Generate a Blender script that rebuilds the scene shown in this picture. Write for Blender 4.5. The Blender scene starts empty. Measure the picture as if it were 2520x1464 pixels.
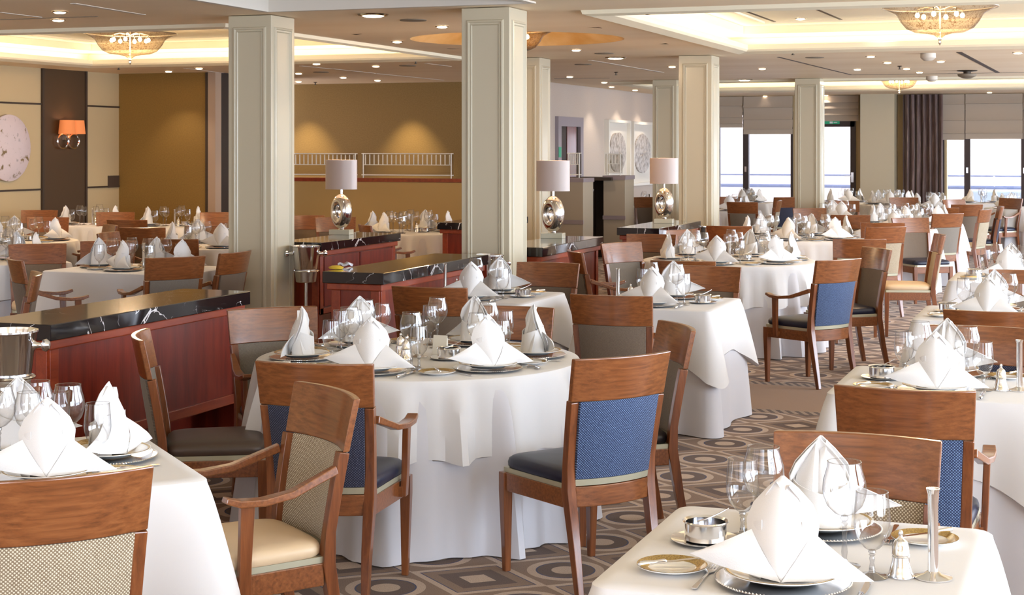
import bpy, bmesh, math, random
from mathutils import Vector, Matrix
random.seed(7)
scene = bpy.context.scene
COL = scene.collection
PI = math.pi
YAW = math.radians(20.3)
SN, CS = math.sin(YAW), math.cos(YAW)
FPX, HY, HC, CZ = 3900.0, 360.0, 1.73, 2.77

# ------------------------------------------------------------------ camera
cd = bpy.data.cameras.new('camera'); cam = bpy.data.objects.new('camera', cd); COL.objects.link(cam)
cam.location = (0, 0, HC); cam.rotation_euler = (PI/2, 0, YAW)
cd.sensor_fit = 'HORIZONTAL'; cd.sensor_width = 36; cd.lens = FPX/2520*36
cd.shift_y = -(732-HY)/2520; cd.clip_end = 300; cd.clip_start = .05
cd.dof.use_dof = True; cd.dof.focus_distance = 5.2; cd.dof.aperture_fstop = 26
scene.camera = cam
scene.view_settings.view_transform = 'Standard'; scene.view_settings.look = 'None'
scene.view_settings.gamma = 1; scene.view_settings.use_curve_mapping = False
scene.view_settings.exposure = 0.6
scene.cycles.transparent_max_bounces = 48
scene.cycles.adaptive_threshold = .02; scene.cycles.max_bounces = 9; scene.cycles.diffuse_bounces = 5; scene.cycles.glossy_bounces = 4
scene.cycles.caustics_reflective = False; scene.cycles.caustics_refractive = False
scene.cycles.sample_clamp_indirect = 6
# ------------------------------------------------------------------ world
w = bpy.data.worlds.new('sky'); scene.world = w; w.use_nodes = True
nt = w.node_tree; bg = nt.nodes['Background']
tc = nt.nodes.new('ShaderNodeTexCoord'); sx = nt.nodes.new('ShaderNodeSeparateXYZ'); cr = nt.nodes.new('ShaderNodeValToRGB')
nt.links.new(tc.outputs['Generated'], sx.inputs[0]); nt.links.new(sx.outputs['Z'], cr.inputs[0])
cr.color_ramp.elements[0].position = 0.0; cr.color_ramp.elements[0].color = (.98, .88, .92, 1)
cr.color_ramp.elements[1].position = .5; cr.color_ramp.elements[1].color = (.95, .88, .96, 1)
e = cr.color_ramp.elements.new(.06); e.color = (1.0, .86, .90, 1)
nt.links.new(cr.outputs[0], bg.inputs[0]); # sky brightened rightward and below the horizon, added to light room and ceiling
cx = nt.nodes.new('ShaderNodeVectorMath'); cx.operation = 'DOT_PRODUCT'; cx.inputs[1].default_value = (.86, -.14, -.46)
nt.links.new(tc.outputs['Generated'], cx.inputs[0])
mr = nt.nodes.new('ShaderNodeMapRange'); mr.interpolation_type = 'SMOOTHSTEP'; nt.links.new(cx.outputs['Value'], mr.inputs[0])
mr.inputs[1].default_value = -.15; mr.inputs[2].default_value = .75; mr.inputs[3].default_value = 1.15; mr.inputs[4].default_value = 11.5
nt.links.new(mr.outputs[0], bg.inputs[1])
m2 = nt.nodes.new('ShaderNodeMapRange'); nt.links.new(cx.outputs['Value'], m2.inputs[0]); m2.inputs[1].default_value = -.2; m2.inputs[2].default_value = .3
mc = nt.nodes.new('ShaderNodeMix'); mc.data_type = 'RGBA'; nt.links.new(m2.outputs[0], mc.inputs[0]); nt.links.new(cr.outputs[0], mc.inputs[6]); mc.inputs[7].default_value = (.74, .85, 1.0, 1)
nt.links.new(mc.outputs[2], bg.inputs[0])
def portal(loc, rot, sx_, sy_):
    l = bpy.data.lights.new('window_portal', 'AREA'); l.shape = 'RECTANGLE'; l.size = sx_; l.size_y = sy_; l.cycles.is_portal = True
    o = bpy.data.objects.new('window_portal', l); COL.objects.link(o); o.location = loc; o.rotation_euler = rot
for y0_, y1_ in ((-1.8, 3.2), (3.9, 8.2), (8.9, 13.2), (13.9, 18.2), (18.9, 23.2), (23.9, 28.2)):
    portal((4.02, (y0_+y1_)/2, 1.42), (0, PI/2, 0), 2.15, y1_-y0_)
for x_ in (-9.5, -5.0, -.5): portal((x_, -2.52, 1.42), (PI/2, 0, 0), 3.6, 2.15)
portal((-2.5, 32.62, 1.4), (-PI/2, 0, 0), 11.5, 2.2)

# ------------------------------------------------------------------ projections of measured points onto real planes
def W(X, d):
    return (-SN*d + CS*X, CS*d + SN*X)
def PZ(px, py, z):                       # on a horizontal plane
    d = FPX*(HC-z)/(py-HY); return W((px-1260)/FPX*d, d)
def onX(px, py, x0):                     # on a wall of constant x
    t = (px-1260)/FPX; d = x0/(CS*t-SN); return (x0, d*(CS+SN*t), HC-(py-HY)/FPX*d)
def onY(px, py, y0):
    t = (px-1260)/FPX; d = y0/(CS+SN*t); return (d*(CS*t-SN), y0, HC-(py-HY)/FPX*d)

# ------------------------------------------------------------------ materials
def s2l(c):
    return tuple(((v/255)/12.92 if v/255 <= .04045 else ((v/255+.055)/1.055)**2.4) for v in c)
MATS = {}
def mat(name, col, rough=.5, metal=0, coat=0, spec=.5, sheen=0, emit=None, es=0):
    m = bpy.data.materials.new(name); m.use_nodes = True; b = m.node_tree.nodes['Principled BSDF']
    b.inputs['Base Color'].default_value = (*s2l(col), 1); b.inputs['Roughness'].default_value = rough
    b.inputs['Metallic'].default_value = metal; b.inputs['Coat Weight'].default_value = coat
    b.inputs['Coat Roughness'].default_value = .12; b.inputs['Specular IOR Level'].default_value = spec
    b.inputs['Sheen Weight'].default_value = sheen
    if emit: b.inputs['Emission Color'].default_value = (*s2l(emit), 1); b.inputs['Emission Strength'].default_value = es
    MATS[name] = m; return m
def N(m, t, **kw):
    n = m.node_tree.nodes.new(t)
    for k, v in kw.items(): setattr(n, k, v)
    return n
def L(m, a, b): m.node_tree.links.new(a, b)
def bsdf(m): return m.node_tree.nodes['Principled BSDF']
def ramp(m, fac, stops):
    r = N(m, 'ShaderNodeValToRGB'); L(m, fac, r.inputs[0]); els = r.color_ramp.elements
    els[0].position, els[0].color = stops[0][0], (*s2l(stops[0][1]), 1)
    els[1].position, els[1].color = stops[-1][0], (*s2l(stops[-1][1]), 1)
    for p, c in stops[1:-1]:
        e = els.new(p); e.color = (*s2l(c), 1)
    return r
def wood(name, dark, mid, light, scale=(1.2, 14, 14), rough=.28, coat=.5):
    m = mat(name, mid, rough, coat=coat)
    tc = N(m, 'ShaderNodeTexCoord'); oi = N(m, 'ShaderNodeObjectInfo'); mp = N(m, 'ShaderNodeMapping'); mp.inputs['Scale'].default_value = scale
    ad = N(m, 'ShaderNodeVectorMath', operation='ADD'); L(m, tc.outputs['Object'], ad.inputs[0])
    sc = N(m, 'ShaderNodeVectorMath', operation='SCALE'); cb = N(m, 'ShaderNodeCombineXYZ')
    for k in range(3): L(m, oi.outputs['Random'], cb.inputs[k])
    L(m, cb.outputs[0], sc.inputs[0]); sc.inputs['Scale'].default_value = 9; L(m, sc.outputs[0], ad.inputs[1])
    L(m, ad.outputs[0], mp.inputs[0])
    n1 = N(m, 'ShaderNodeTexNoise'); n1.inputs['Scale'].default_value = 2.2; n1.inputs['Detail'].default_value = 6; n1.inputs['Distortion'].default_value = .35
    L(m, mp.outputs[0], n1.inputs['Vector'])
    n2 = N(m, 'ShaderNodeTexNoise'); n2.inputs['Scale'].default_value = 14; n2.inputs['Detail'].default_value = 3; L(m, mp.outputs[0], n2.inputs['Vector'])
    mx = N(m, 'ShaderNodeMath', operation='MULTIPLY_ADD'); L(m, n2.outputs['Fac'], mx.inputs[0]); mx.inputs[1].default_value = .3
    L(m, n1.outputs['Fac'], mx.inputs[2])
    r = ramp(m, mx.outputs[0], [(.34, dark), (.64, mid), (.95, light)]); L(m, r.outputs[0], bsdf(m).inputs['Base Color'])
    return m
wood('chair_wood', (88, 48, 22), (122, 70, 35), (142, 88, 48), scale=(1.6, 42, 42))
wood('chair_wood_upright', (82, 43, 20), (116, 64, 32), (138, 82, 44), scale=(26, 26, 1.5))
wood('mahogany', (84, 20, 10), (116, 34, 16), (136, 48, 24), scale=(9, 9, 1.0), rough=.3, coat=.35)
wood('mahogany_rail', (108, 36, 16), (140, 54, 26), (160, 72, 36), scale=(9, 1.2, 9), rough=.3, coat=.35)
def weave(name, c1, c2, scale=900, rough=.9, bump=.5):
    m = mat(name, c1, rough, spec=.2, sheen=.15)
    tc = N(m, 'ShaderNodeTexCoord'); fs = []
    for rot in (PI/4, -PI/4):
        mp = N(m, 'ShaderNodeMapping'); mp.inputs['Rotation'].default_value = (0, rot, 0); L(m, tc.outputs['Object'], mp.inputs[0])
        wv = N(m, 'ShaderNodeTexWave', bands_direction='X'); wv.inputs['Scale'].default_value = scale/20; wv.inputs['Distortion'].default_value = .6
        wv.inputs['Detail'].default_value = 1; wv.inputs['Detail Scale'].default_value = 4
        L(m, mp.outputs[0], wv.inputs['Vector']); fs.append(wv)
    mu = N(m, 'ShaderNodeMath', operation='MULTIPLY'); L(m, fs[0].outputs['Fac'], mu.inputs[0]); L(m, fs[1].outputs['Fac'], mu.inputs[1])
    nz = N(m, 'ShaderNodeTexNoise'); nz.inputs['Scale'].default_value = 160; nz.inputs['Detail'].default_value = 2; L(m, tc.outputs['Object'], nz.inputs['Vector'])
    ad = N(m, 'ShaderNodeMath', operation='MULTIPLY_ADD'); L(m, nz.outputs['Fac'], ad.inputs[0]); ad.inputs[1].default_value = .5; L(m, mu.outputs[0], ad.inputs[2])
    r = ramp(m, ad.outputs[0], [(.3, c2), (.95, c1)]); L(m, r.outputs[0], bsdf(m).inputs['Base Color'])
    bp = N(m, 'ShaderNodeBump'); bp.inputs['Strength'].default_value = bump; bp.inputs['Distance'].default_value = .002
    L(m, mu.outputs[0], bp.inputs['Height']); L(m, bp.outputs[0], bsdf(m).inputs['Normal'])
    return m
weave('beige_weave', (214, 202, 178), (126, 108, 86))
weave('blue_weave', (112, 134, 168), (36, 46, 76))
weave('slate_weave', (84, 86, 104), (36, 36, 52))
weave('taupe_weave', (140, 124, 108), (96, 82, 70), scale=1400, bump=.3)
weave('grey_weave', (150, 142, 130), (104, 96, 88), scale=1400, bump=.3)
mat('navy_leather', (22, 26, 48), .38, spec=.5)
mat('taupe_leather', (74, 60, 52), .42)
mat('black_leather', (26, 22, 24), .35)
mat('cream_leather', (208, 182, 148), .45)
mat('pale_trim', (188, 184, 160), .35, metal=.5)
mat('silver', (236, 236, 238), .12, metal=1)
mat('silver_brushed', (208, 202, 190), .28, metal=1)
mat('porcelain', (240, 238, 234), .12, coat=.6)
mat('column_paint', (190, 179, 154), .35, coat=.15)
mat('cream_wall', (190, 168, 128), .8); mat('pony_gold_lit', (186, 150, 92), .8)  # pony wall gold lightened in its colour, standing in for light
mat('dark_panel', (72, 50, 22), .6)
mat('dark_groove', (60, 44, 30), .6)
mat('edge_trim', (168, 142, 120), .5)
mat('booth_fabric', (160, 144, 122), .8)
mat('booth_dark', (46, 32, 22), .6)
mat('lavender_cap', (136, 120, 120), .4)
mat('frame_paint', (232, 226, 214), .5)
mat('art_backing', (226, 220, 210), .8)
mat('door_frame_paint', (150, 140, 146), .5)
mat('window_frame', (58, 46, 46), .5)
mat('rail_paint', (120, 130, 160), .5)
mat('white_paint', (225, 225, 230), .5)
mat('sconce_shade', (196, 120, 66), .8, emit=(220, 120, 66), es=.4)
mat('bulb_glow', (255, 220, 170), .5, emit=(255, 222, 170), es=90)
mat('cove_strip', (255, 230, 170), .5, emit=(255, 244, 222), es=11)
mat('downlight_glow', (255, 220, 180), .5, emit=(255, 228, 196), es=12)
mat('chrome_ring', (190, 180, 160), .2, metal=1)
mat('grille', (120, 108, 92), .7)
mat('sprinkler_metal', (70, 60, 50), .4, metal=.6)
mat('plastic_white', (200, 190, 176), .5)
mat('exit_green', (20, 120, 90), .5, emit=(20, 130, 95), es=.35)
mat('lemon', (230, 190, 60), .5)
mat('paper_card', (226, 220, 206), .6)
mat('sea', (250, 240, 246), .8)
mat('deck', (200, 200, 205), .7)
mat('boat_blue', (176, 190, 205), .6)
mat('outer_white', (225, 215, 222), .7)
# tablecloth linen
m = mat('linen', (216, 214, 214), .75, spec=.25, sheen=.1)
tcn = N(m, 'ShaderNodeTexCoord'); nz = N(m, 'ShaderNodeTexNoise'); nz.inputs['Scale'].default_value = 5; nz.inputs['Detail'].default_value = 3
L(m, tcn.outputs['Object'], nz.inputs['Vector']); bp = N(m, 'ShaderNodeBump'); bp.inputs['Strength'].default_value = .25; bp.inputs['Distance'].default_value = .01
L(m, nz.outputs['Fac'], bp.inputs['Height']); L(m, bp.outputs[0], bsdf(m).inputs['Normal'])
mat('linen_under', (206, 204, 208), .8, spec=.2)
m = mat('napkin_linen', (224, 222, 221), .7, spec=.25)
tcn = N(m, 'ShaderNodeTexCoord'); vt = N(m, 'ShaderNodeTexVoronoi'); vt.inputs['Scale'].default_value = 420
L(m, tcn.outputs['Object'], vt.inputs['Vector']); bp = N(m, 'ShaderNodeBump'); bp.inputs['Strength'].default_value = .25; bp.inputs['Distance'].default_value = .001
L(m, vt.outputs['Distance'], bp.inputs['Height']); L(m, bp.outputs[0], bsdf(m).inputs['Normal'])
# gold patterned porcelain rim
m = mat('gold_rim', (164, 128, 62), .3, metal=.7)
tcn = N(m, 'ShaderNodeTexCoord'); vt = N(m, 'ShaderNodeTexVoronoi'); vt.inputs['Scale'].default_value = 260
L(m, tcn.outputs['Object'], vt.inputs['Vector']); r = ramp(m, vt.outputs['Distance'], [(.0, (120, 88, 40)), (.6, (196, 164, 96))]); L(m, r.outputs[0], bsdf(m).inputs['Base Color'])
# gold fabric wall
def wallcloth(name, c1, c2):
    m = mat(name, c1, .75, spec=.3)
    tcn = N(m, 'ShaderNodeTexCoord'); nz = N(m, 'ShaderNodeTexNoise'); nz.inputs['Scale'].default_value = 60; nz.inputs['Detail'].default_value = 4
    L(m, tcn.outputs['Object'], nz.inputs['Vector']); r = ramp(m, nz.outputs['Fac'], [(.3, c2), (.7, c1)]); L(m, r.outputs[0], bsdf(m).inputs['Base Color'])
wallcloth('gold_wall', (142, 108, 52), (130, 98, 46))
wallcloth('back_wall', (140, 112, 66), (128, 100, 56))
wallcloth('pale_wall', (206, 192, 180), (196, 182, 170))
m = mat('ceiling_paint', (238, 218, 186), .55, spec=.4)
tcn = N(m, 'ShaderNodeTexCoord'); nz = N(m, 'ShaderNodeTexNoise'); nz.inputs['Scale'].default_value = .5; nz.inputs['Detail'].default_value = 3
mp = N(m, 'ShaderNodeMapping'); mp.inputs['Scale'].default_value = (.6, 2.5, 1); L(m, tcn.outputs['Object'], mp.inputs[0])
L(m, mp.outputs[0], nz.inputs['Vector']); r = ramp(m, nz.outputs['Fac'], [(.3, (232, 210, 176)), (.7, (242, 224, 194))]); L(m, r.outputs[0], bsdf(m).inputs['Base Color'])
m = mat('dome_leaf', (214, 176, 112), .5, metal=.3)
tcn = N(m, 'ShaderNodeTexCoord'); nz = N(m, 'ShaderNodeTexNoise'); nz.inputs['Scale'].default_value = 3; nz.inputs['Detail'].default_value = 5
L(m, tcn.outputs['Object'], nz.inputs['Vector']); r = ramp(m, nz.outputs['Fac'], [(.3, (196, 150, 84)), (.7, (232, 200, 150))]); L(m, r.outputs[0], bsdf(m).inputs['Base Color'])
mat('coffer_paint', (224, 214, 188), .6)
# black marble with white veins
m = mat('marble', (18, 16, 18), .06, coat=.5)
tcn = N(m, 'ShaderNodeTexCoord'); nz = N(m, 'ShaderNodeTexNoise'); nz.inputs['Scale'].default_value = 2.2; nz.inputs['Detail'].default_value = 5; nz.inputs['Distortion'].default_value = 1.4
L(m, tcn.outputs['Object'], nz.inputs['Vector'])
sb = N(m, 'ShaderNodeMath', operation='SUBTRACT'); L(m, nz.outputs['Fac'], sb.inputs[0]); sb.inputs[1].default_value = .5
ab = N(m, 'ShaderNodeMath', operation='ABSOLUTE'); L(m, sb.outputs[0], ab.inputs[0])
nz2 = N(m, 'ShaderNodeTexNoise'); nz2.inputs['Scale'].default_value = 4; L(m, tcn.outputs['Object'], nz2.inputs['Vector'])
ml = N(m, 'ShaderNodeMath', operation='MULTIPLY_ADD'); L(m, nz2.outputs['Fac'], ml.inputs[0]); ml.inputs[1].default_value = -.026; ml.inputs[2].default_value = .0145
gt = N(m, 'ShaderNodeMath', operation='LESS_THAN'); L(m, ab.outputs[0], gt.inputs[0]); L(m, ml.outputs[0], gt.inputs[1])
mxc = N(m, 'ShaderNodeMix', data_type='RGBA'); L(m, gt.outputs[0], mxc.inputs[0]); mxc.inputs[6].default_value = (*s2l((20, 17, 20)), 1); mxc.inputs[7].default_value = (*s2l((205, 200, 200)), 1)
L(m, mxc.outputs[2], bsdf(m).inputs['Base Color'])
# drapes, blinds, shade
m = mat('curtain_cloth', (112, 90, 84), .7, sheen=.2)
tcn = N(m, 'ShaderNodeTexCoord'); mp = N(m, 'ShaderNodeMapping'); mp.inputs['Scale'].default_value = (30, 30, 1.5); nz = N(m, 'ShaderNodeTexNoise'); nz.inputs['Scale'].default_value = 2
L(m, tcn.outputs['Object'], mp.inputs[0]); L(m, mp.outputs[0], nz.inputs['Vector']); r = ramp(m, nz.outputs['Fac'], [(.35, (92, 72, 70)), (.6, (118, 96, 90)), (.78, (170, 150, 136))]); L(m, r.outputs[0], bsdf(m).inputs['Base Color'])
mat('blind_cloth', (178, 164, 148), .8)
mat('shade_silk', (176, 158, 150), .35, spec=.6, sheen=.3)
mat('stone_plinth', (178, 172, 150), .2, coat=.4)
m = mat('art_disc', (206, 190, 190), .5)
tcn = N(m, 'ShaderNodeTexCoord'); nz = N(m, 'ShaderNodeTexNoise'); nz.inputs['Scale'].default_value = 9; nz.inputs['Detail'].default_value = 5
L(m, tcn.outputs['Object'], nz.inputs['Vector']); r = ramp(m, nz.outputs['Fac'], [(.34, (120, 96, 54)), (.40, (206, 190, 190)), (.62, (208, 192, 192)), (.72, (150, 140, 140))]); L(m, r.outputs[0], bsdf(m).inputs['Base Color'])
m = mat('art_relief', (170, 160, 150), .5)
tcn = N(m, 'ShaderNodeTexCoord'); nz = N(m, 'ShaderNodeTexNoise'); nz.inputs['Scale'].default_value = 14; nz.inputs['Detail'].default_value = 4
L(m, tcn.outputs['Object'], nz.inputs['Vector']); r = ramp(m, nz.outputs['Fac'], [(.36, (140, 126, 112)), (.5, (178, 168, 158)), (.62, (200, 190, 182))]); L(m, r.outputs[0], bsdf(m).inputs['Base Color'])
# thin clear glass: sees through, reflects by fresnel, edges a little denser
def glassmat(name, tint, blend, strength=1.0, rough=.0):
    m = bpy.data.materials.new(name); m.use_nodes = True; t = m.node_tree; t.nodes.clear(); MATS[name] = m
    out = t.nodes.new('ShaderNodeOutputMaterial'); lw = t.nodes.new('ShaderNodeLayerWeight'); lw.inputs[0].default_value = blend
    tr = t.nodes.new('ShaderNodeBsdfTransparent'); gl = t.nodes.new('ShaderNodeBsdfGlossy'); gl.inputs['Roughness'].default_value = rough
    mxr = t.nodes.new('ShaderNodeMix'); mxr.data_type = 'RGBA'; mxr.inputs[6].default_value = (*tint, 1); mxr.inputs[7].default_value = (tint[0]*.5, tint[1]*.5, tint[2]*.52, 1)
    p3 = t.nodes.new('ShaderNodeMath'); p3.operation = 'POWER'; t.links.new(lw.outputs['Facing'], p3.inputs[0]); p3.inputs[1].default_value = 2.5; t.links.new(p3.outputs[0], mxr.inputs[0]); t.links.new(mxr.outputs[2], tr.inputs[0])
    pw = t.nodes.new('ShaderNodeMath'); pw.operation = 'POWER'; t.links.new(lw.outputs['Facing'], pw.inputs[0]); pw.inputs[1].default_value = 2.4
    mu = t.nodes.new('ShaderNodeMath'); mu.operation = 'MULTIPLY_ADD'; t.links.new(pw.outputs[0], mu.inputs[0]); mu.inputs[1].default_value = .8*strength; mu.inputs[2].default_value = .085*strength
    mx = t.nodes.new('ShaderNodeMixShader'); t.links.new(mu.outputs[0], mx.inputs[0]); t.links.new(tr.outputs[0], mx.inputs[1]); t.links.new(gl.outputs[0], mx.inputs[2])
    t.links.new(mx.outputs[0], out.inputs[0]); return m
glassmat('glass', (.99, .99, .99), .42, 1.0)
glassmat('glass_stem', (.86, .86, .87), .5, 1.0)
glassmat('pane_glass', (.97, .975, .98), .2, .8)
glassmat('chandelier_glass', (.93, .85, .76), .45, .45)
cg = MATS['chandelier_glass']; t_ = cg.node_tree; trn = [n for n in t_.nodes if n.type == 'BSDF_TRANSPARENT'][0]; src = trn.inputs[0].links[0].from_socket
tcx = t_.nodes.new('ShaderNodeTexCoord'); nzx = t_.nodes.new('ShaderNodeTexNoise'); nzx.inputs['Scale'].default_value = 26; nzx.inputs['Distortion'].default_value = 2.2; t_.links.new(tcx.outputs['Object'], nzx.inputs['Vector'])
rx = t_.nodes.new('ShaderNodeValToRGB'); rx.color_ramp.elements[0].position = .56; rx.color_ramp.elements[0].color = (1, 1, 1, 1); rx.color_ramp.elements[1].position = .62; rx.color_ramp.elements[1].color = (.62, .5, .42, 1); t_.links.new(nzx.outputs['Fac'], rx.inputs[0])
mxx = t_.nodes.new('ShaderNodeMix'); mxx.data_type = 'RGBA'; mxx.blend_type = 'MULTIPLY'; mxx.inputs[0].default_value = 1; t_.links.new(src, mxx.inputs[6]); t_.links.new(rx.outputs[0], mxx.inputs[7]); t_.links.new(mxx.outputs[2], trn.inputs[0])
glassmat('frosted_glass', (.82, .80, .76), .3, .6)
# carpet
m = mat('carpet', (120, 96, 80), .95, spec=.1, sheen=.1)
tcn = N(m, 'ShaderNodeTexCoord'); sp = N(m, 'ShaderNodeSeparateXYZ'); L(m, tcn.outputs['Object'], sp.inputs[0])
def mth(op, a, b=None, c=None):
    n = N(m, 'ShaderNodeMath', operation=op)
    for i, v in enumerate((a, b, c)):
        if v is None: continue
        if isinstance(v, (int, float)): n.inputs[i].default_value = v
        else: L(m, v, n.inputs[i])
    return n.outputs[0]
CXP, CYP = .58, .49
def cell(v, off, p):
    return mth('SUBTRACT', mth('MULTIPLY', mth('FRACT', mth('DIVIDE', mth('SUBTRACT', v, off-p/2), p)), p), p/2)
u = cell(sp.outputs['X'], -2.04, CXP); v = cell(sp.outputs['Y'], 8.595, CYP)
r1 = mth('SQRT', mth('ADD', mth('MULTIPLY', u, u), mth('MULTIPLY', v, v)))
au = mth('ABSOLUTE', u); av = mth('ABSOLUTE', v)
dia = mth('ADD', mth('MULTIPLY', au, 1/CXP), mth('MULTIPLY', av, 1/CYP))     # .5 on the diamond lattice, 1 in the cell corner
def band(v, a, b): return mth('MULTIPLY', mth('GREATER_THAN', v, a), mth('LESS_THAN', v, b))
light = mth('MAXIMUM', mth('LESS_THAN', r1, .058), band(r1, .122, .158))
zig = mth('ADD', av, mth('MULTIPLY', mth('ABSOLUTE', mth('SUBTRACT', mth('FRACT', mth('DIVIDE', au, .1)), .5)), .0))
lines = mth('MULTIPLY', band(dia, .49, .565), mth('GREATER_THAN', r1, .14))
lines2 = mth('MULTIPLY', band(dia, .64, .69), mth('GREATER_THAN', r1, .15))
light = mth('MAXIMUM', light, mth('MAXIMUM', lines, mth('GREATER_THAN', dia, .86)))
dark = mth('MAXIMUM', band(r1, .058, .115), band(dia, .70, .86))
navy = mth('MAXIMUM', band(r1, .115, .122), band(dia, .565, .58))
inb = band(sp.outputs['Y'], 10.36, 11.44)
key = mth('MAXIMUM', band(sp.outputs['Y'], 10.24, 10.36), band(sp.outputs['Y'], 11.44, 11.58))
keyl = mth('GREATER_THAN', mth('FRACT', mth('MULTIPLY', mth('ADD', sp.outputs['X'], mth('MULTIPLY', sp.outputs['Y'], .5)), 16)), .5)
def mixc(f, a, b):
    n = N(m, 'ShaderNodeMix', data_type='RGBA'); L(m, f, n.inputs[0])
    for i, x in ((6, a), (7, b)):
        if isinstance(x, tuple): n.inputs[i].default_value = (*s2l(x), 1)
        else: L(m, x, n.inputs[i])
    return n.outputs[2]
BEI, BRN, DRK = (196, 172, 152), (140, 114, 94), (98, 76, 64)
c = mixc(dark, BRN, DRK); c = mixc(navy, c, (66, 66, 96)); c = mixc(light, c, BEI)
c = mixc(key, c, mixc(keyl, (98, 80, 70), (160, 138, 120))); c = mixc(inb, c, (160, 130, 106))
nz = N(m, 'ShaderNodeTexNoise'); nz.inputs['Scale'].default_value = 240; nz.inputs['Detail'].default_value = 2; L(m, tcn.outputs['Object'], nz.inputs['Vector'])
r = ramp(m, nz.outputs['Fac'], [(.3, (215, 215, 215)), (.7, (255, 255, 255))])
mm = N(m, 'ShaderNodeMix', data_type='RGBA', blend_type='MULTIPLY'); mm.inputs[0].default_value = 1; L(m, c, mm.inputs[6]); L(m, r.outputs[0], mm.inputs[7])
L(m, mm.outputs[2], bsdf(m).inputs['Base Color'])
bp = N(m, 'ShaderNodeBump'); bp.inputs['Strength'].default_value = .4; bp.inputs['Distance'].default_value = .004; L(m, nz.outputs['Fac'], bp.inputs['Height']); L(m, bp.outputs[0], bsdf(m).inputs['Normal'])

# ------------------------------------------------------------------ mesh helpers
class MB:
    def __init__(s): s.v = []; s.f = []
    def box(s, x0, y0, z0, x1, y1, z1):
        n = len(s.v); s.v += [(x, y, z) for z in (z0, z1) for y in (y0, y1) for x in (x0, x1)]
        s.f += [tuple(n+i for i in q) for q in ((0,2,3,1),(4,5,7,6),(0,1,5,4),(2,6,7,3),(0,4,6,2),(1,3,7,5))]; return s
    def loops(s, rings, closed=True, caps=True):
        n = len(s.v); k = len(rings[0])
        for r in rings: s.v += [tuple(p) for p in r]
        for i in range(len(rings)-1):
            for j in range(k if closed else k-1):
                a = n+i*k+j; b = n+i*k+(j+1) % k; s.f.append((a, b, b+k, a+k))
        if caps and closed:
            s.f.append(tuple(n+j for j in reversed(range(k)))); s.f.append(tuple(n+(len(rings)-1)*k+j for j in range(k)))
        return s
    def sweep(s, pts, side, wh):        # rectangular section; side = fixed vector across; wh = (w,h) or list
        rings = []; side = Vector(side).normalized()
        for i, p in enumerate(pts):
            p = Vector(p); a = Vector(pts[max(i-1, 0)]); b = Vector(pts[min(i+1, len(pts)-1)]); t = (b-a).normalized()
            sd = (side - t*side.dot(t)).normalized(); up = t.cross(sd).normalized()
            w_, h_ = wh[i] if isinstance(wh, list) else wh
            rings.append([p-sd*w_/2-up*h_/2, p+sd*w_/2-up*h_/2, p+sd*w_/2+up*h_/2, p-sd*w_/2+up*h_/2])
        return s.loops(rings)
    def tube(s, pts, r, n=8):
        rings = []
        for i, p in enumerate(pts):
            p = Vector(p); a = Vector(pts[max(i-1, 0)]); b = Vector(pts[min(i+1, len(pts)-1)]); t = (b-a).normalized()
            ref = Vector((0, 0, 1)) if abs(t.z) < .9 else Vector((1, 0, 0)); x = t.cross(ref).normalized(); y = t.cross(x)
            rr = r[i] if isinstance(r, list) else r
            rings.append([p+x*rr*math.cos(2*PI*k/n)+y*rr*math.sin(2*PI*k/n) for k in range(n)])
        return s.loops(rings)
    def lathe(s, prof, n=32, c=(0, 0, 0), sx=1, sy=1, caps=True):
        return s.loops([[(c[0]+r*sx*math.cos(2*PI*k/n), c[1]+r*sy*math.sin(2*PI*k/n), c[2]+z) for k in range(n)] for r, z in prof], caps=caps)
    def grid(s, rows):
        return s.loops(rows, closed=False)
    def torus(s, c, axis_mat, R, r, n=24, k=8, sx=1, sz=1):
        rings = []
        for i in range(n):
            a = 2*PI*i/n; cen = Vector((R*math.cos(a)*sx, 0, R*math.sin(a)*sz)); d = Vector((math.cos(a), 0, math.sin(a)))
            rings.append([Vector(c)+axis_mat @ (cen+d*r*math.cos(2*PI*j/k)+Vector((0, 1, 0))*r*math.sin(2*PI*j/k)) for j in range(k)])
        rings.append(rings[0]); return s.loops(rings, caps=False)
    def obj(s, name, m, parent=None, smooth=False, bevel=0, seg=2, solid=0, loc=None, rotz=0):
        me = bpy.data.meshes.new(name); me.from_pydata([tuple(p) for p in s.v], [], s.f); me.update()
        bm = bmesh.new(); bm.from_mesh(me); bmesh.ops.remove_doubles(bm, verts=bm.verts, dist=1e-6)
        if solid: 
            bmesh.ops.recalc_face_normals(bm, faces=bm.faces); bmesh.ops.solidify(bm, geom=bm.faces[:], thickness=solid)
        bmesh.ops.recalc_face_normals(bm, faces=bm.faces)
        if bevel: 
            es = [e for e in bm.edges if len(e.link_faces) == 2 and e.calc_face_angle(0) > .6]
            bmesh.ops.bevel(bm, geom=es, offset=bevel, segments=seg, affect='EDGES', profile=.5)
        bm.to_mesh(me); bm.free()
        if smooth or bevel:
            for p in me.polygons: p.use_smooth = True
            try: me.set_sharp_from_angle(angle=math.radians(18 if bevel else 40))
            except Exception: pass
        ms = m if isinstance(m, (list, tuple)) else [m]
        for q in ms: me.materials.append(MATS[q])
        o = bpy.data.objects.new(name, me); COL.objects.link(o)
        if parent: o.parent = parent
        if loc: o.location = loc
        if rotz: o.rotation_euler.z = rotz
        return o
def tag(o, label=None, cat=None, group=None, kind=None):
    if label: o['label'] = label
    if cat: o['category'] = cat
    if group: o['group'] = group
    if kind: o['kind'] = kind
    return o
def empty(name, loc=(0, 0, 0), rz=0):
    o = bpy.data.objects.new(name, None); COL.objects.link(o); o.location = loc; o.rotation_euler.z = rz; o.empty_display_size = .1; return o
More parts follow.
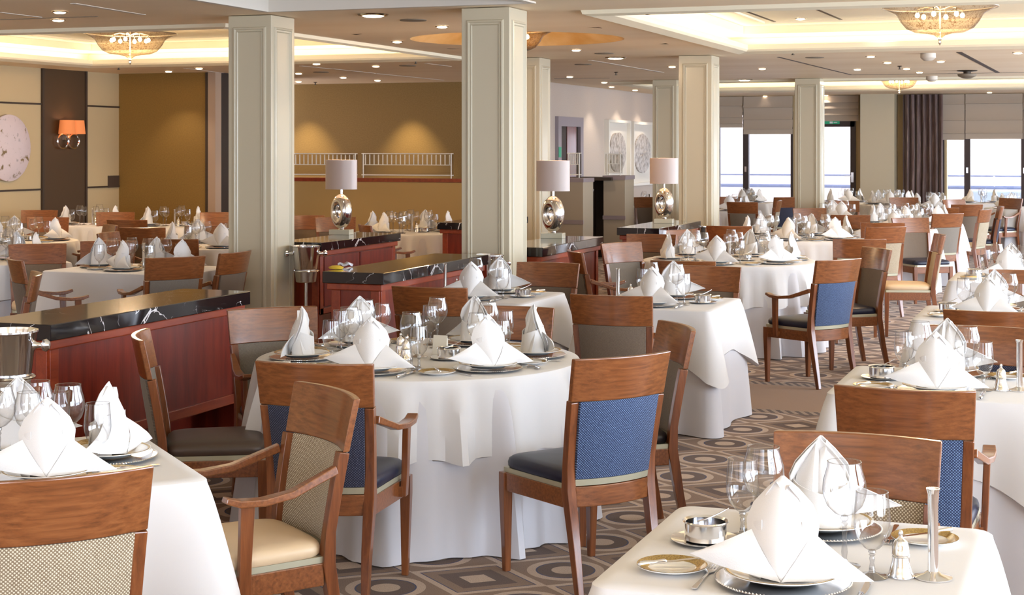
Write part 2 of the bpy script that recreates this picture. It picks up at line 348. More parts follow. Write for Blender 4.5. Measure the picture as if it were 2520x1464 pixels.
def dup(root):
    r = root.copy(); COL.objects.link(r)
    for k in ('label', 'category', 'group'):
        if k in r.keys(): del r[k]
    for ch in list(root.children):
        c_ = ch.copy(); COL.objects.link(c_); c_.parent = r
        for g_ in ch.children:
            d_ = g_.copy(); COL.objects.link(d_); d_.parent = c_
    return r
USED = set()
def place(proto, loc, rz=0):
    if proto.name in USED: o = dup(proto)
    else: o = proto; USED.add(proto.name)
    o.location = loc; o.rotation_euler.z = rz; return o
def struct(mb, name, m, **k): return tag(mb.obj(name, m, **k), kind='structure')

# ------------------------------------------------------------------ room shell
XL, XR, YN, YF = -13.2, 4.0, -2.5, 32.6
XC = -8.35            # corridor wall with the framed reliefs
struct(MB().box(XL-.2, YN-.2, -.1, XR+.2, YF+.2, 0), 'floor', 'carpet')
RECESS = (-5.95, 3.6, -3.85, 10.72)
COFF = [(-3.55, 11.7, .93, 16.87), (-11.95, 11.87, -7.07, 16.98), (-7.25, 24.7, 1.0, 29.0), (-3.55, 3.0, .93, 8.2)]
DOME = (*W(.05, 15.4), 1.04)
dx0, dy0, dx1, dy1 = DOME[0]-1.2, DOME[1]-1.2, DOME[0]+1.2, DOME[1]+1.2
xs = sorted({XL-.2, XR+.2, dx0, dx1, *[c_[0] for c_ in COFF+[RECESS]], *[c_[2] for c_ in COFF+[RECESS]]})
ys = sorted({YN-.2, YF+.2, dy0, dy1, *[c_[1] for c_ in COFF+[RECESS]], *[c_[3] for c_ in COFF+[RECESS]]})
mb = MB()
for i in range(len(xs)-1):
    for j in range(len(ys)-1):
        cx, cy = (xs[i]+xs[i+1])/2, (ys[j]+ys[j+1])/2
        if any(a < cx < c2 and b < cy < d2 for a, b, c2, d2 in COFF+[RECESS]) or (dx0 < cx < dx1 and dy0 < cy < dy1): continue
        n = len(mb.v); mb.v += [(xs[i], ys[j], CZ), (xs[i+1], ys[j], CZ), (xs[i+1], ys[j+1], CZ), (xs[i], ys[j+1], CZ)]; mb.f.append((n, n+3, n+2, n+1))
ring = []; sq = []
for k in range(64):
    a = 2*PI*(k+.5)/64 ; ca, sa = math.cos(a), math.sin(a); q = 1.2/max(abs(ca), abs(sa))
    ring.append((DOME[0]+DOME[2]*ca, DOME[1]+DOME[2]*sa, CZ)); sq.append((DOME[0]+q*ca, DOME[1]+q*sa, CZ))
mb.loops([ring, sq], caps=False)
ceil_o = struct(mb, 'ceiling', 'ceiling_paint')
me = ceil_o.data
# closed back above the ceiling (keeps outside light out of the recesses)
struct(MB().box(XL-.2, YN-.2, 3.3, XR+.2, YF+.2, 3.35), 'trim_20', 'ceiling_paint')
mb = MB(); prof = [(1.04, 0), (1.0, .02), (.86, .10), (.6, .17), (.3, .205), (.02, .215)]
mb.lathe(prof, 64, (DOME[0], DOME[1], CZ), caps=False); struct(mb, 'trim_19', 'dome_leaf', smooth=True)
mat('recess_edge', (206, 198, 186), .5)
ti = 0
def rectframe(x0, y0, x1, y1, prof):     # prof = list of (outward offset, z), swept round a rectangle
    mb = MB(); rings = []
    for off, z in prof: rings.append([(x0-off, y0-off, z), (x1+off, y0-off, z), (x1+off, y1+off, z), (x0-off, y1+off, z)])
    return mb.loops(rings, caps=False)
for (x0, y0, x1, y1) in COFF:
    ti += 1
    struct(rectframe(x0, y0, x1, y1, [(.16, CZ-.0), (.15, CZ-.03), (.10, CZ-.045), (.06, CZ-.035), (.0, CZ-.02), (-.02, CZ), (-.02, CZ+.05), (.02, CZ+.055), (.02, CZ+.03), (.22, CZ+.03), (.22, CZ+.135), (.12, CZ+.15), (.07, CZ+.155), (.06, CZ+.165), (.04, CZ+.17), (.04, CZ+.255), (-.25, CZ+.255), (-.25, CZ+.275), (-.5, CZ+.275)]), f'trim_{ti}', 'coffer_paint')
    ti += 1
    struct(MB().box(x0+.3, y0+.3, CZ+.274, x1-.3, y1-.3, CZ+.30), f'trim_{ti}', 'coffer_paint')
    # LED strip lying in the cove, behind the lip
    st = rectframe(x0, y0, x1, y1, [(.05, CZ+.034), (.085, CZ+.034), (.085, CZ+.042), (.05, CZ+.042), (.05, CZ+.034)])
    s_ = st.obj('cove_light_strip', 'cove_strip'); tag(s_, 'warm light strip hidden in the cove of the %s ceiling coffer' % {-3.55: 'right-hand', -11.95: 'left-hand', -7.25: 'far window-side'}[x0] if y0 > 4 else 'warm light strip in the cove of the coffer nearest the camera, overhead', 'cove light')
struct(rectframe(*RECESS, [(.05, CZ), (.05, CZ-.012), (-.0, CZ-.012), (-.0, CZ+.25)]), 'trim_17', 'recess_edge')
struct(MB().box(RECESS[0]-.02, RECESS[1]-.02, CZ+.25, RECESS[2]+.02, RECESS[3]+.02, CZ+.28), 'trim_18', 'ceiling_paint')
# thin dark panel joints
def slot(p, q, wdt, z=CZ, m='dark_groove', nm=None):
    global ti
    ti += 1
    dx, dy = q[0]-p[0], q[1]-p[1]; l_ = math.hypot(dx, dy); nx, ny = -dy/l_*wdt/2, dx/l_*wdt/2
    mb = MB(); mb.loops([[(p[0]-nx, p[1]-ny, z-.004), (p[0]+nx, p[1]+ny, z-.004), (p[0]+nx, p[1]+ny, z+.002), (p[0]-nx, p[1]-ny, z+.002)], [(q[0]-nx, q[1]-ny, z-.004), (q[0]+nx, q[1]+ny, z-.004), (q[0]+nx, q[1]+ny, z+.002), (q[0]-nx, q[1]-ny, z+.002)]])
    struct(mb, f'trim_{ti+20}', m)
for a, b, wd, mm_ in (((1915, 140), (2095, 184), .03, 'dark_groove'), ((2095, 184), (2260, 182), .02, 'dark_groove'), ((2360, 128), (2455, 178), .06, 'dark_groove'), ((2260, 182), (2520, 178), .02, 'dark_groove'),
                      ((180, 8), (352, 36), .05, 'ceiling_edge'), ((0, 30), (100, 42), .03, 'ceiling_edge'), ((0, 48), (240, 40), .02, 'grille'),
                      ((455, 168), (567, 182), .04, 'ceiling_edge'), ((740, 162), (812, 169), .04, 'ceiling_edge'), ((817, 169), (921, 180), .04, 'ceiling_edge'), ((925, 181), (1090, 197), .04, 'ceiling_edge'), ((1048, 156), (1108, 163), .04, 'ceiling_edge'),
                      ((1452, 148), (1630, 178), .05, 'ceiling_edge'), ((1364, 193), (1500, 192), .03, 'grille')):
    if mm_ not in MATS: mat('ceiling_edge', (206, 196, 184), .5)
    slot(PZ(*a, CZ), PZ(*b, CZ), wd, CZ, mm_)
for a, b in (((1810, 18), (1958, 72)), ((1985, 12), (2070, 48)), ((1958, 72), (2140, 68))):
    slot(PZ(*a, CZ+.274), PZ(*b, CZ+.274), .03, CZ+.274)
# walls
GYW = 19.4; BYW = 23.7
struct(MB().box(XL-.2, YN-.2, 0, XL, GYW+.2, 3.3), 'wall_left', 'cream_wall')
struct(MB().box(XL, GYW, 0, -11.72, GYW+.12, CZ), 'wall_gold', 'gold_wall')
struct(MB().box(-11.72, GYW-.02, 0, -11.60, GYW+.14, CZ), 'trim_60', 'edge_trim')
struct(MB().box(-11.76, GYW-.025, 0, -11.72, GYW, CZ), 'trim_61', 'dark_groove')
struct(MB().box(-11.75, GYW+.12, 0, -11.63, 21.6, CZ), 'wall_recess', 'booth_dark')
struct(MB().box(XL-.2, BYW, 0, XC, BYW+.2, 3.3), 'wall_back', 'back_wall')
struct(MB().box(XC-.2, BYW, 0, XC, YF+.2, 3.3), 'wall_corridor', 'pale_wall')
mb = MB(); mb.box(XL-.2, YN-.2, 0, XR+.2, YN, .35).box(XL-.2, YN-.2, 2.5, XR+.2, YN, 3.3)
for xa, xb in ((XL-.2, -11.3), (-7.7, -6.8), (-3.2, -2.3), (1.3, XR+.2)): mb.box(xa, YN-.2, .35, xb, YN, 2.5)
struct(mb, 'wall_near', 'cream_wall')
# right wall: piers, sill and header around real openings
mb = MB(); mb.box(XR, YN, 0, XR+.2, YF+.2, .35).box(XR, YN, 2.5, XR+.2, YF+.2, 3.3)
for y in (-2.5, 3.2, 8.2, 13.2, 18.2, 23.2, 28.2): mb.box(XR, y, .35, XR+.2, y+.7 if y < 28 else YF+.2, 2.5)
struct(mb, 'wall_right', 'cream_wall')
# left wall panelling
def wallX(name, px0, py0, px1, py1, m, t=.02, x0=XL):
    a = onX(px0, py0, x0); b = onX(px1, py1, x0)
    return struct(MB().box(x0, a[1], min(a[2], b[2]), x0+t, b[1], max(a[2], b[2])), name, m)
yA = onX(105, 360, XL)[1]; yB = onX(207, 360, XL)[1]
zU = onX(50, 254, XL)[2]; zL = onX(50, 468, XL)[2]
struct(MB().box(XL, yA, 0, XL+.012, yB, CZ), 'trim_62', 'dark_panel')
struct(MB().box(XL, yA-.04, 0, XL+.03, yA, CZ), 'trim_63', 'dark_groove'); struct(MB().box(XL, yB, 0, XL+.03, yB+.04, CZ), 'trim_64', 'dark_groove')
for k, z in enumerate((zU, zL)):
    struct(MB().box(XL, 8, z-.012, XL+.015, yA-.04, z+.012), f'trim_{65+2*k}', 'dark_groove')
    struct(MB().box(XL, yB+.04, z-.012, XL+.015, GYW, z+.012), f'trim_{66+2*k}', 'dark_groove')
# pony wall with glass screen in front of the back wall
PYW = 21.7
a = onY(600, 446, PYW); zP = onY(900, 438, PYW)[2]; xP1 = onY(1430, 440, PYW)[0]
struct(MB().box(-11.63, PYW, 0, onY(1300, 440, PYW)[0], PYW+.12, zP-.06), 'wall_pony', 'pony_gold_lit')
struct(MB().box(-11.63, PYW-.03, zP-.055, onY(1300, 440, PYW)[0], PYW+.18, zP), 'trim_70', 'mahogany_rail')
def screen(px0, px1, label, y0=PYW+.06, zb=None, py=377, slats=True):
    zb = zb if zb is not None else zP
    x0 = onY(px0, 400, y0)[0]; x1 = onY(px1, 400, y0)[0]; zt = onY(px0, py, y0)[2]
    r = empty('glass_screen', ((x0+x1)/2, y0, zb)); h = (x1-x0)/2; zt -= zb
    MB().box(-h, -.006, .03, h, .006, zt).obj('pane', 'frosted_glass', r)
    for s in (-1, 1): MB().tube([(s*(h-.03), -.02, 0), (s*(h-.03), -.02, zt)], .008).obj('post', 'frame_paint', r)
    MB().box(-h, -.02, zt-.012, h, .0, zt+.002).box(-h, -.02, .04, h, .0, .055).obj('rail', 'frame_paint', r)
    if slats:
        mb = MB(); k = max(3, int(2*h/.075))
        for i in range(k+1): mb.box(-h+.06+i*(2*h-.12)/k-.007, -.012, zt*.55, -h+.06+i*(2*h-.12)/k+.007, -.004, zt-.02)
        mb.box(-h+.04, -.014, zt*.52, h-.04, -.004, zt*.55).obj('etched_slats', 'frame_paint', r)
    return tag(r, label, 'glass screen')
screen(640, 880, 'low glass screen with white slats on the wooden ledge behind the left table lamp')
screen(891, 1116, 'low glass screen with white slats on the ledge, right of the left lamp shade')
# columns
def column(px, py, x1, y0, w_=.385, label=None, m='column_paint'):
    # x1 = right edge, y0 = near face; raised frame moulding on each visible face
    x0 = x1-w_; y1 = y0+w_; cx, cy = (x0+x1)/2, (y0+y1)/2
    r = empty('column', (cx, cy, 0)); h = w_/2
    MB().box(-h, -h, 0, h, h, CZ-.005).obj('shaft', m, r, bevel=.004)
    for s in range(4):
        mb = MB(); pr = [(.045, 0), (.05, .012), (.062, .014), (.068, .004), (.078, .003), (.082, .009), (.088, .0)]
        rings = []
        for off, d in pr: rings.append([(-h+off, -h-d, .12+off), (h-off, -h-d, .12+off), (h-off, -h-d, CZ-.05-off), (-h+off, -h-d, CZ-.05-off)])
        o = mb.loops(rings, caps=False).obj('panel_moulding', m, r); o.rotation_euler.z = s*PI/2
    MB().box(-h-.008, -h-.008, 0, h+.008, h+.008, .1).obj('plinth', m, r)
    return tag(r, label, 'column', 'panelled columns')
column(0, 0, -6.11, 11.05, label='cream panelled square column behind the near-left marble counter')
column(0, 0, -4.10, 11.03, label='cream panelled square column standing in the centre, right of the left lamp')
column(0, 0, -6.11, 17.45, label='cream panelled column half hidden behind the centre column, by the second lamp')
column(0, 0, -4.12, 17.68, label='cream panelled column behind the farthest table lamp')
column(0, 0, -3.97, 24.25, label='cream panelled column standing before the far windows')
column(0, 0, -6.15, 24.0, label='shaded panelled column just left of the column behind the farthest lamp')
# window wall
def wy(px, py): return onY(px, py, YF)
def boxY(px0, py0, px1, py1, t0, t1):
    a = onY(px0, py0, YF); b = onY(px1, py1, YF); return (a[0], YF+t0, b[2], b[0], YF+t1, a[2])
zs = .30; zh = CZ
mb = MB(); mb.box(XC, YF, 0, XR+.2, YF+.2, zs)
for p0, p1 in ((1560, 1766), (1952, 2020), (2104, 2330)): mb.box(wy(p0, 0)[0], YF, zs, wy(p1, 0)[0], YF+.2, 3.3)
mb.box(XC, YF+.012, 2.45, XR+.2, YF+.19, 3.3).box(wy(2960, 0)[0], YF, zs, XR+.2, YF+.2, 2.6)
struct(mb, 'wall_windows', 'cream_wall')
x_a, x_b = wy(2112, 0)[0], wy(2224, 0)[0]
struct(MB().box(onY(2117, 0, YF-.55)[0], YF-.55, 0, onY(2201, 0, YF-.55)[0], YF, CZ), 'wall_pier', 'column_paint')
wi = 0
def window(px0, px1, mulls, label=None):
    global wi
    wi += 1
    r = empty(f'window_{wi}', (wy(px0, 0)[0], YF, zs)); r['kind'] = 'structure'
    x0 = 0; x1 = wy(px1, 0)[0]-wy(px0, 0)[0]; h = 2.45-zs; mb = MB()
    mb.box(x0, -.02, 0, x1, .08, .07).box(x0, -.02, h-.07, x1, .08, h).box(x0, -.02, 0, x0+.05, .08, h).box(x1-.05, -.02, 0, x1, .08, h)
    for p0, p1 in mulls: mb.box(wy(p0, 0)[0]-wy(px0, 0)[0], -.03, 0, wy(p1, 0)[0]-wy(px0, 0)[0], .08, h)
    mb.obj('window_frame', 'window_frame', r); MB().box(x0, .02, .0, x1, .026, h).obj('window_pane', 'pane_glass', r)
    for p0, p1 in mulls:
        xm = wy((p0+p1)/2, 0)[0]-wy(px0, 0)[0]; MB().box(xm-.02, -.06, .95-.05, xm+.02, -.03, .95+.06).obj('window_handle', 'silver', r)
    return r
window(1766, 1952, [(1829, 1843)]); window(2318, 2960, [(2373, 2388), (2513, 2528), (2650, 2664), (2800, 2812)])
# glazed door between columns
wi += 1
r = empty('door_1', (wy(2020, 0)[0], YF, 0)); r['kind'] = 'structure'
dw = wy(2104, 0)[0]-wy(2020, 0)[0]; dz = wy(2050, 312)[2]
MB().box(-.02, -.03, zs, .06, .08, 2.45).box(dw-.09, -.03, 0, dw+.02, .08, 2.45).box(0, -.03, dz, dw, .08, dz+.14).box(0, -.03, zs, dw, .08, zs+.08).obj('door_frame', 'window_frame', r)
MB().box(.05, .02, zs, dw-.08, .026, dz).obj('door_pane', 'pane_glass', r)
MB().box(dw-.07, -.06, 1.0, dw-.02, -.03, 1.2).box(dw-.2, -.09, 1.12, dw-.04, -.07, 1.14).obj('door_handle', 'silver', r)
# exit sign: green board with white running figure and arrow, above the door
a = onY(2026, 298, YF-.06); b = onY(2066, 305, YF-.06)
r = empty('exit_sign', ((a[0]+b[0])/2, YF-.06, (a[2]+b[2])/2)); hw = (b[0]-a[0])/2; hh = (a[2]-b[2])/2
MB().box(-hw, -.02, -hh, hw, .02, hh).obj('board', 'exit_green', r)
MB().box(-.03, -.024, -hh*.6, .03, -.021, hh*.6).box(.05, -.024, -.006, .12, -.021, .006).obj('symbol', 'white_paint', r)
tag(r, 'green emergency exit sign above the glazed door at the far windows', 'sign')
# roman blinds
def blind(px0, px1, pyb, folds, label):
    y = YF-.12; a = onY(px0, 0, y)[0]; b = onY(px1, 0, y)[0]; zb = onY((px0+px1)/2, pyb, y)[2]; zt = CZ-.01
    rows = []; n = len(folds)
    zf = [onY((px0+px1)/2, f, y)[2] for f in folds]
    pr = [(zt, 0)]; lo = zt
    for z in zf: pr += [(z+.05, -.015), (z+.015, -.045), (z, -.05), (z-.004, 0)]
    pr += [(zb+.01, -.012), (zb, -.012)]
    rows = [[(a+(b-a)*i/6, y+q+.004*math.sin(i*2+z*9), z) for i in range(7)] for z, q in pr]
    o = MB().grid(rows).obj('roman_blind', 'blind_cloth', solid=.004, smooth=True); return tag(o, label, 'blind', 'roman blinds at the far windows')
blind(1770, 1828, 314, (260, 288, 304), 'narrow grey-beige roman blind, leftmost at the far windows')
blind(1830, 1951, 330, (264, 294, 317), 'wide grey-beige roman blind left of the column standing before the windows')
blind(2018, 2113, 298, (252, 267, 283), 'roman blind gathered above the glazed door with the exit sign')
blind(2318, 2374, 344, (256, 296, 328), 'narrow roman blind directly right of the brown curtain')
blind(2376, 2517, 342, (254, 295, 327), 'wide roman blind at the far right window')
blind(2519, 2640, 342, (254, 295, 327), 'roman blind cut by the right edge of the frame')
# curtain
y = YF-.3; a = onY(2222, 0, y)[0]; b = onY(2320, 0, y)[0]; rows = []
for zi in range(9):
    z = .02+(CZ-.03)*zi/8
    rows.append([(a+(b-a)*i/90+.02*math.sin(i*.35)*(1-zi/8), y+.055*math.sin(i/90*2*PI*7+.3*math.sin(zi))+.02*math.sin(i*.9), z) for i in range(91)])
tag(MB().grid(rows).obj('curtain', 'curtain_cloth', solid=.004, smooth=True), 'brown floor-length curtain hanging in folds beside the far window', 'curtain')
# low wooden sill box beneath the windows
struct(MB().box(wy(2330, 0)[0], YF-.3, 0, XR, YF, .24), 'trim_71', 'mahogany_rail')
# outside: deck, railing, sea
struct(MB().box(-60, YF+.2, -.35, 60, YF+5.2, -.2), 'ground_deck', 'deck')
struct(MB().box(-150, YF+5.2, -9, 150, 240, -8.5), 'ground_sea', 'sea')
rl = empty('deck_railing', (-3, YF+4.6, -.2))
zt1 = onY(1900, 430, YF+4.6)[2]; zt2 = onY(1900, 457, YF+4.6)[2]
MB().tube([(-20, 0, zt1+.2), (20, 0, zt1+.2)], .018).obj('top_rail', 'rail_paint', rl)
MB().tube([(-20, 0, zt2+.2), (20, 0, zt2+.2)], .04).obj('handrail', 'rail_paint', rl)
for k in range(9): MB().tube([(-8+k*2.2, 0, 0), (-8+k*2.2, 0, zt1+.2)], .025).obj('post', 'white_paint', rl)
MB().box(-20, -.01, .30, 20, .01, .34).box(-20, -.01, .65, 20, .01, .69).box(-20, -.01, .0, 20, .01, .1).obj('lower_rail', 'white_paint', rl)
tag(rl, 'ship deck railing seen outside the far windows', 'railing')
a = onY(2392, 470, YF+3.6); b = onY(2510, 498, YF+3.6)
o = MB().box(a[0], YF+3.6, -.2, b[0]+1, YF+4.3, a[2]).obj('deck_locker', 'boat_blue', bevel=.03); tag(o, 'blue covered locker on the deck outside the right window', 'deck locker')

# corridor wall: doorway, framed reliefs
a = onX(1366, 283, XC); b = onX(1428, 283, XC); zt = onX(1400, 288, XC)[2]
r = empty('door_2', (XC, (a[1]+b[1])/2, 0)); r['kind'] = 'structure'; hh = (b[1]-a[1])/2
MB().box(0, -hh, 0, .06, -hh+.16, zt-.16).box(0, hh-.16, 0, .06, hh, zt-.16).box(0, -hh, zt-.16, .06, hh, zt).obj('door_frame', 'door_frame_paint', r)
MB().box(-.005, -hh+.1, 0, .01, hh-.1, zt-.1).obj('door_leaf', 'booth_dark', r)
MB().box(.01, -.1, 0, .02, .4, zt-.16).obj('door_panel', 'mahogany', r)
o = MB().box(.062, -hh-.0, 1.55, .07, -hh+.12, 1.72).obj('door_sign', 'exit_green', r)
pb = onX(1541, 360, XC)
def relief(px0, px1, py0, py1, label):
    a = onX(px0, py0, XC); b = onX(px1, py1, XC); cy = (a[1]+b[1])/2; hw = (b[1]-a[1])/2; hh = (a[2]-b[2])/2
    r = empty('framed_relief', (XC, cy, (a[2]+b[2])/2))
    MB().box(0, -hw, -hh+.05, .09, -hw+.05, hh-.05).box(0, hw-.05, -hh+.05, .09, hw, hh-.05).box(0, -hw, -hh, .09, hw, -hh+.05).box(0, -hw, hh-.05, .09, hw, hh).obj('frame', 'frame_paint', r)
    MB().box(0, -hw+.05, -hh+.05, .02, hw-.05, hh-.05).obj('backing', 'art_backing', r)
    mb = MB(); n = 28; er = min(hw*.74, 9); ez = hh*.62; rng = random.Random(int(px0))
    rows = []
    for rr in (1, .93, .6, .3, .02):
        rows.append([(.045+.02*(1-rr)+rng.uniform(-.006, .006)*(rr < .95), er*rr*math.cos(2*PI*k/n)*(1+.03*rng.uniform(-1, 1)), ez*rr*math.sin(2*PI*k/n)*(1+.03*rng.uniform(-1, 1))) for k in range(n)])
    rows.insert(0, [(.02, p[1], p[2]) for p in rows[0]])
    mb.loops(rows).obj('oval_relief', 'art_relief', r)
    tag(r, label, 'framed art', 'white framed oval reliefs')
relief(1487, 1542, 294, 452, 'white framed grey oval relief, nearest the doorway on the far wall')
relief(1549, 1603, 299, 453, 'white framed grey oval relief in the middle of the three')
relief(1608, 1662, 303, 454, 'white framed oval relief half hidden by the shaded column')
# booth partitions
def booth(px0, px1, pyt, y0, pyr, label):
    a = onY(px0, pyt, y0); b = onY(px1, pyt, y0); zr = onY(px0, pyr, y0)[2]
    r = empty('booth_partition', ((a[0]+b[0])/2, y0, 0)); h = (b[0]-a[0])/2; z = a[2]
    MB().box(-h, 0, 0, h, .5, z-.05).obj('body', 'booth_fabric', r, bevel=.005)
    MB().box(-h-.01, -.015, z-.06, h+.01, .52, z).obj('cap', 'lavender_cap', r)
    MB().box(-h-.005, -.025, zr-.03, h+.01, 0, zr+.03).obj('bumper_rail', 'lavender_cap', r)
    return tag(r, label, 'partition')
booth(1330, 1435, 438, 22.3, 545, 'beige upholstered partition end right of the second lamp')
booth(1485, 1538, 432, 23.4, 535, 'narrow beige upholstered partition end beside the station shelves')
a = onY(1436, 440, 23.9); b = onY(1486, 440, 23.9); x0, x1 = a[0], b[0]; h = x1-x0
r = empty('service_station', (x0, 23.3, 0)); zt = onY(1450, 436, 23.3)[2]
MB().box(-.1, .35, 0, h+.3, .4, zt).box(-.1, 0, 0, -.05, .4, zt).box(h-.1, 0, 0, h-.05, .4, zt).box(-.1, 0, zt-.05, h+.3, .4, zt).obj('carcass', 'booth_dark', r)
for z in (.35, .7, 1.0): MB().box(-.05, .02, z, h-.1, .36, z+.03).obj('shelf', 'booth_dark', r)
tag(r, 'dark open service shelves between the two beige partitions', 'shelves')
o = MB().lathe([(.16, 0), (.17, .03), (.1, .08), (.02, .1)], 12, sx=1.1, sy=.8).obj('folded_linen', 'linen_under', loc=(x0+h/2-.05, 23.48, 1.03)); tag(o, 'stack of white linen on the top of the dark service shelves', 'linen')
screen(1396, 1431, 'small glass screen with white slats above the partition right of the second lamp', y0=22.5, zb=onY(1400, 438, 22.3)[2], py=376)
screen(1490, 1532, 'small glass screen on the narrow partition before the first framed relief', y0=23.6, zb=onY(1500, 432, 23.4)[2], py=378)
# sideboard beyond
a = onY(1538, 500, 25.5); b = onY(1573, 500, 25.5)
r = empty('sideboard', ((a[0]+b[0])/2, 25.5, 0)); h = (b[0]-a[0])/2
MB().box(-h, 0, 0, h, .5, a[2]-.03).obj('body', 'mahogany', r); MB().box(-h-.02, -.02, a[2]-.03, h+.02, .52, a[2]).obj('top', 'marble', r)
tag(r, 'dark sideboard with black top standing below the framed reliefs', 'sideboard')
a = onY(1575, 510, 25.2); b = onY(1604, 510, 25.2)
r = empty('drawer_cart', ((a[0]+b[0])/2, 25.2, 0)); h = (b[0]-a[0])/2
MB().box(-h, 0, 0, h, .4, a[2]).obj('body', 'booth_dark', r)
for z in (.62, .80): MB().box(-h*.7, -.02, a[2]*z, h*.7, 0, a[2]*z+.02).obj('drawer_handle', 'silver', r)
tag(r, 'small dark drawer cart beside the far sideboard', 'cart')

# left wall art, sconce, small plate
c_ = onX(14, 364, XL); rr = .43
r = empty('wall_disc', (XL, c_[1], c_[2])); rows = []
for q, dz_ in ((1, .03), (1, .06), (.96, .07), (.5, .085), (.02, .09)): rows.append([(dz_, rr*q*math.cos(2*PI*k/48), rr*q*math.sin(2*PI*k/48)) for k in range(48)])
MB().loops(rows).obj('disc', 'art_disc', r, smooth=True); MB().lathe([(.05, 0), (.05, .05)], 12).obj('mount', 'silver', r).rotation_euler = (0, PI/2, 0)
tag(r, 'pale pink round disc with dark flecks mounted on the left wall', 'wall art')
c_ = onX(157, 335, XL)
r = empty('wall_sconce', (XL+.013, c_[1], c_[2]))
for s, yy in ((-1, -.12), (1, .12)):
    t_ = MB().torus((.06, yy*1.0, -.07), Matrix.Rotation(PI/2, 3, 'Z'), .088, .012, sx=1.35, sz=1.1); t_.obj('ring', 'silver', r, smooth=True)
    mb = MB().lathe([(.105, .03), (.088, .215)], 20, (.12, yy*.9, 0), sy=1.3, caps=False); mb.obj('shade', 'sconce_shade', r, smooth=True, solid=.003)
MB().box(0, -.06, -.05, .05, .06, .05).obj('backplate', 'silver', r)
tag(r, 'double ring wall sconce with two orange shades on the dark panel', 'wall lamp')
o_ = bpy.data.lights.new('sconce_bulb', 'POINT'); o_.energy = 5; o_.color = (1, .7, .4); o_.shadow_soft_size = .05
ob = bpy.data.objects.new('sconce_bulb', o_); COL.objects.link(ob); ob.location = (XL+.14, c_[1], c_[2]+.14)
c_ = onX(278, 444, XL); tag(MB().box(XL, c_[1]-.13, c_[2]-.1, XL+.02, c_[1]+.13, c_[2]+.07).obj('wall_plate', 'taupe_leather'), 'small brown square plate on the left wall near the corner', 'wall plate')

# ------------------------------------------------------------------ ceiling fittings
def glow_spot(x, y, z, e, cone=95, blend=.6, color=(1, .86, .70)):
    l = bpy.data.lights.new('downlight_beam', 'SPOT'); l.energy = e; l.spot_size = math.radians(cone); l.spot_blend = blend; l.color = color; l.shadow_soft_size = .04
    o = bpy.data.objects.new('downlight_beam', l); COL.objects.link(o); o.location = (x, y, z-.02); return o
dl = empty('downlight'); MB().lathe([(.045, -.002), (.045, -.010), (.03, -.016), (.003, -.018)], 20).obj('lens', 'downlight_glow', dl); MB().lathe([(.042, -.001), (.044, -.008), (.058, -.006), (.062, 0)], 24, caps=False).obj('ring', 'chrome_ring', dl, smooth=True)
dlist = [(147, 28, 0), (415, 175, 0), (1088, 64, 0), (925, 162, 0), (735, 180, 0), (845, 190, 0), (929, 197, 0), (735, 200, 0), (527, 183, 0), (1418, 122, 0), (1402, 188, 0), (1487, 202, 0), (1654, 163, 0), (2143, 138, 0), (2184, 153, 0), (1876, 168, 0), (2231, 168, 0), (2263, 177, 0), (2315, 150, 0), (2110, 170, 0), (1505, 213, 0), (1563, 221, 0), (1616, 227, 0), (1883, 236, 0), (2435, 227, 0), (2032, 234, 0), (2505, 129, 0),
         (1970, 45, 1), (1900, 19, 1), (2168, 50, 1), (560, 63, 0)]
added_dl = [(-8.0, 10.9), (-10.4, 10.8), (-12.5, 12.5), (-12.5, 15.5), (-9.2, 17.8), (-6.5, 14.3), (-11.2, 18.3), (-6.7, 8.2), (-1.9, 9.8), (-6.6, 5.0), (-1.9, 3.2), (-5.4, 1.6), (1.6, 5.5), (1.6, 10.5), (-8.6, 9.0), (-11.5, 9.0), (-10.6, 4.5), (-1.8, -.6), (2.2, 16.5), (2.0, 22)]  # extra downlights added to light foreground tables and warm the left side
i = 0
for px, py, up in dlist:
    z = CZ+.274*up; x, y = PZ(px, py, z); o = place(dl, (x, y, z-.001)); i += 1
    side = 'left' if px < 700 else 'middle' if px < 1500 else 'right'
    tag(o, f'small round recessed downlight in the {"raised coffer" if up else "ceiling"} at the {side} of the picture, {"high" if py < 100 else "mid" if py < 175 else "far"} row', 'downlight', f'downlights, {side}, {"coffer" if up else "ceiling"} {"high" if py < 100 else "mid" if py < 175 else "far"} row')
    glow_spot(x, y, z, 6 if y > 30.5 else 38 if (y > 15 and x < -5) else 24 if z < 2.9 else 16)
for x, y in added_dl:
    o = place(dl, (x, y, CZ-.001)); tag(o, 'small round recessed downlight overhead, added to light the tables', 'downlight', 'added downlights overhead')
    glow_spot(x, y, CZ, 44 if x < -7 else 9 if y < 4.5 and x > -4 else 20, color=(1, .80, .58) if x < -7 else (1, .86, .70))
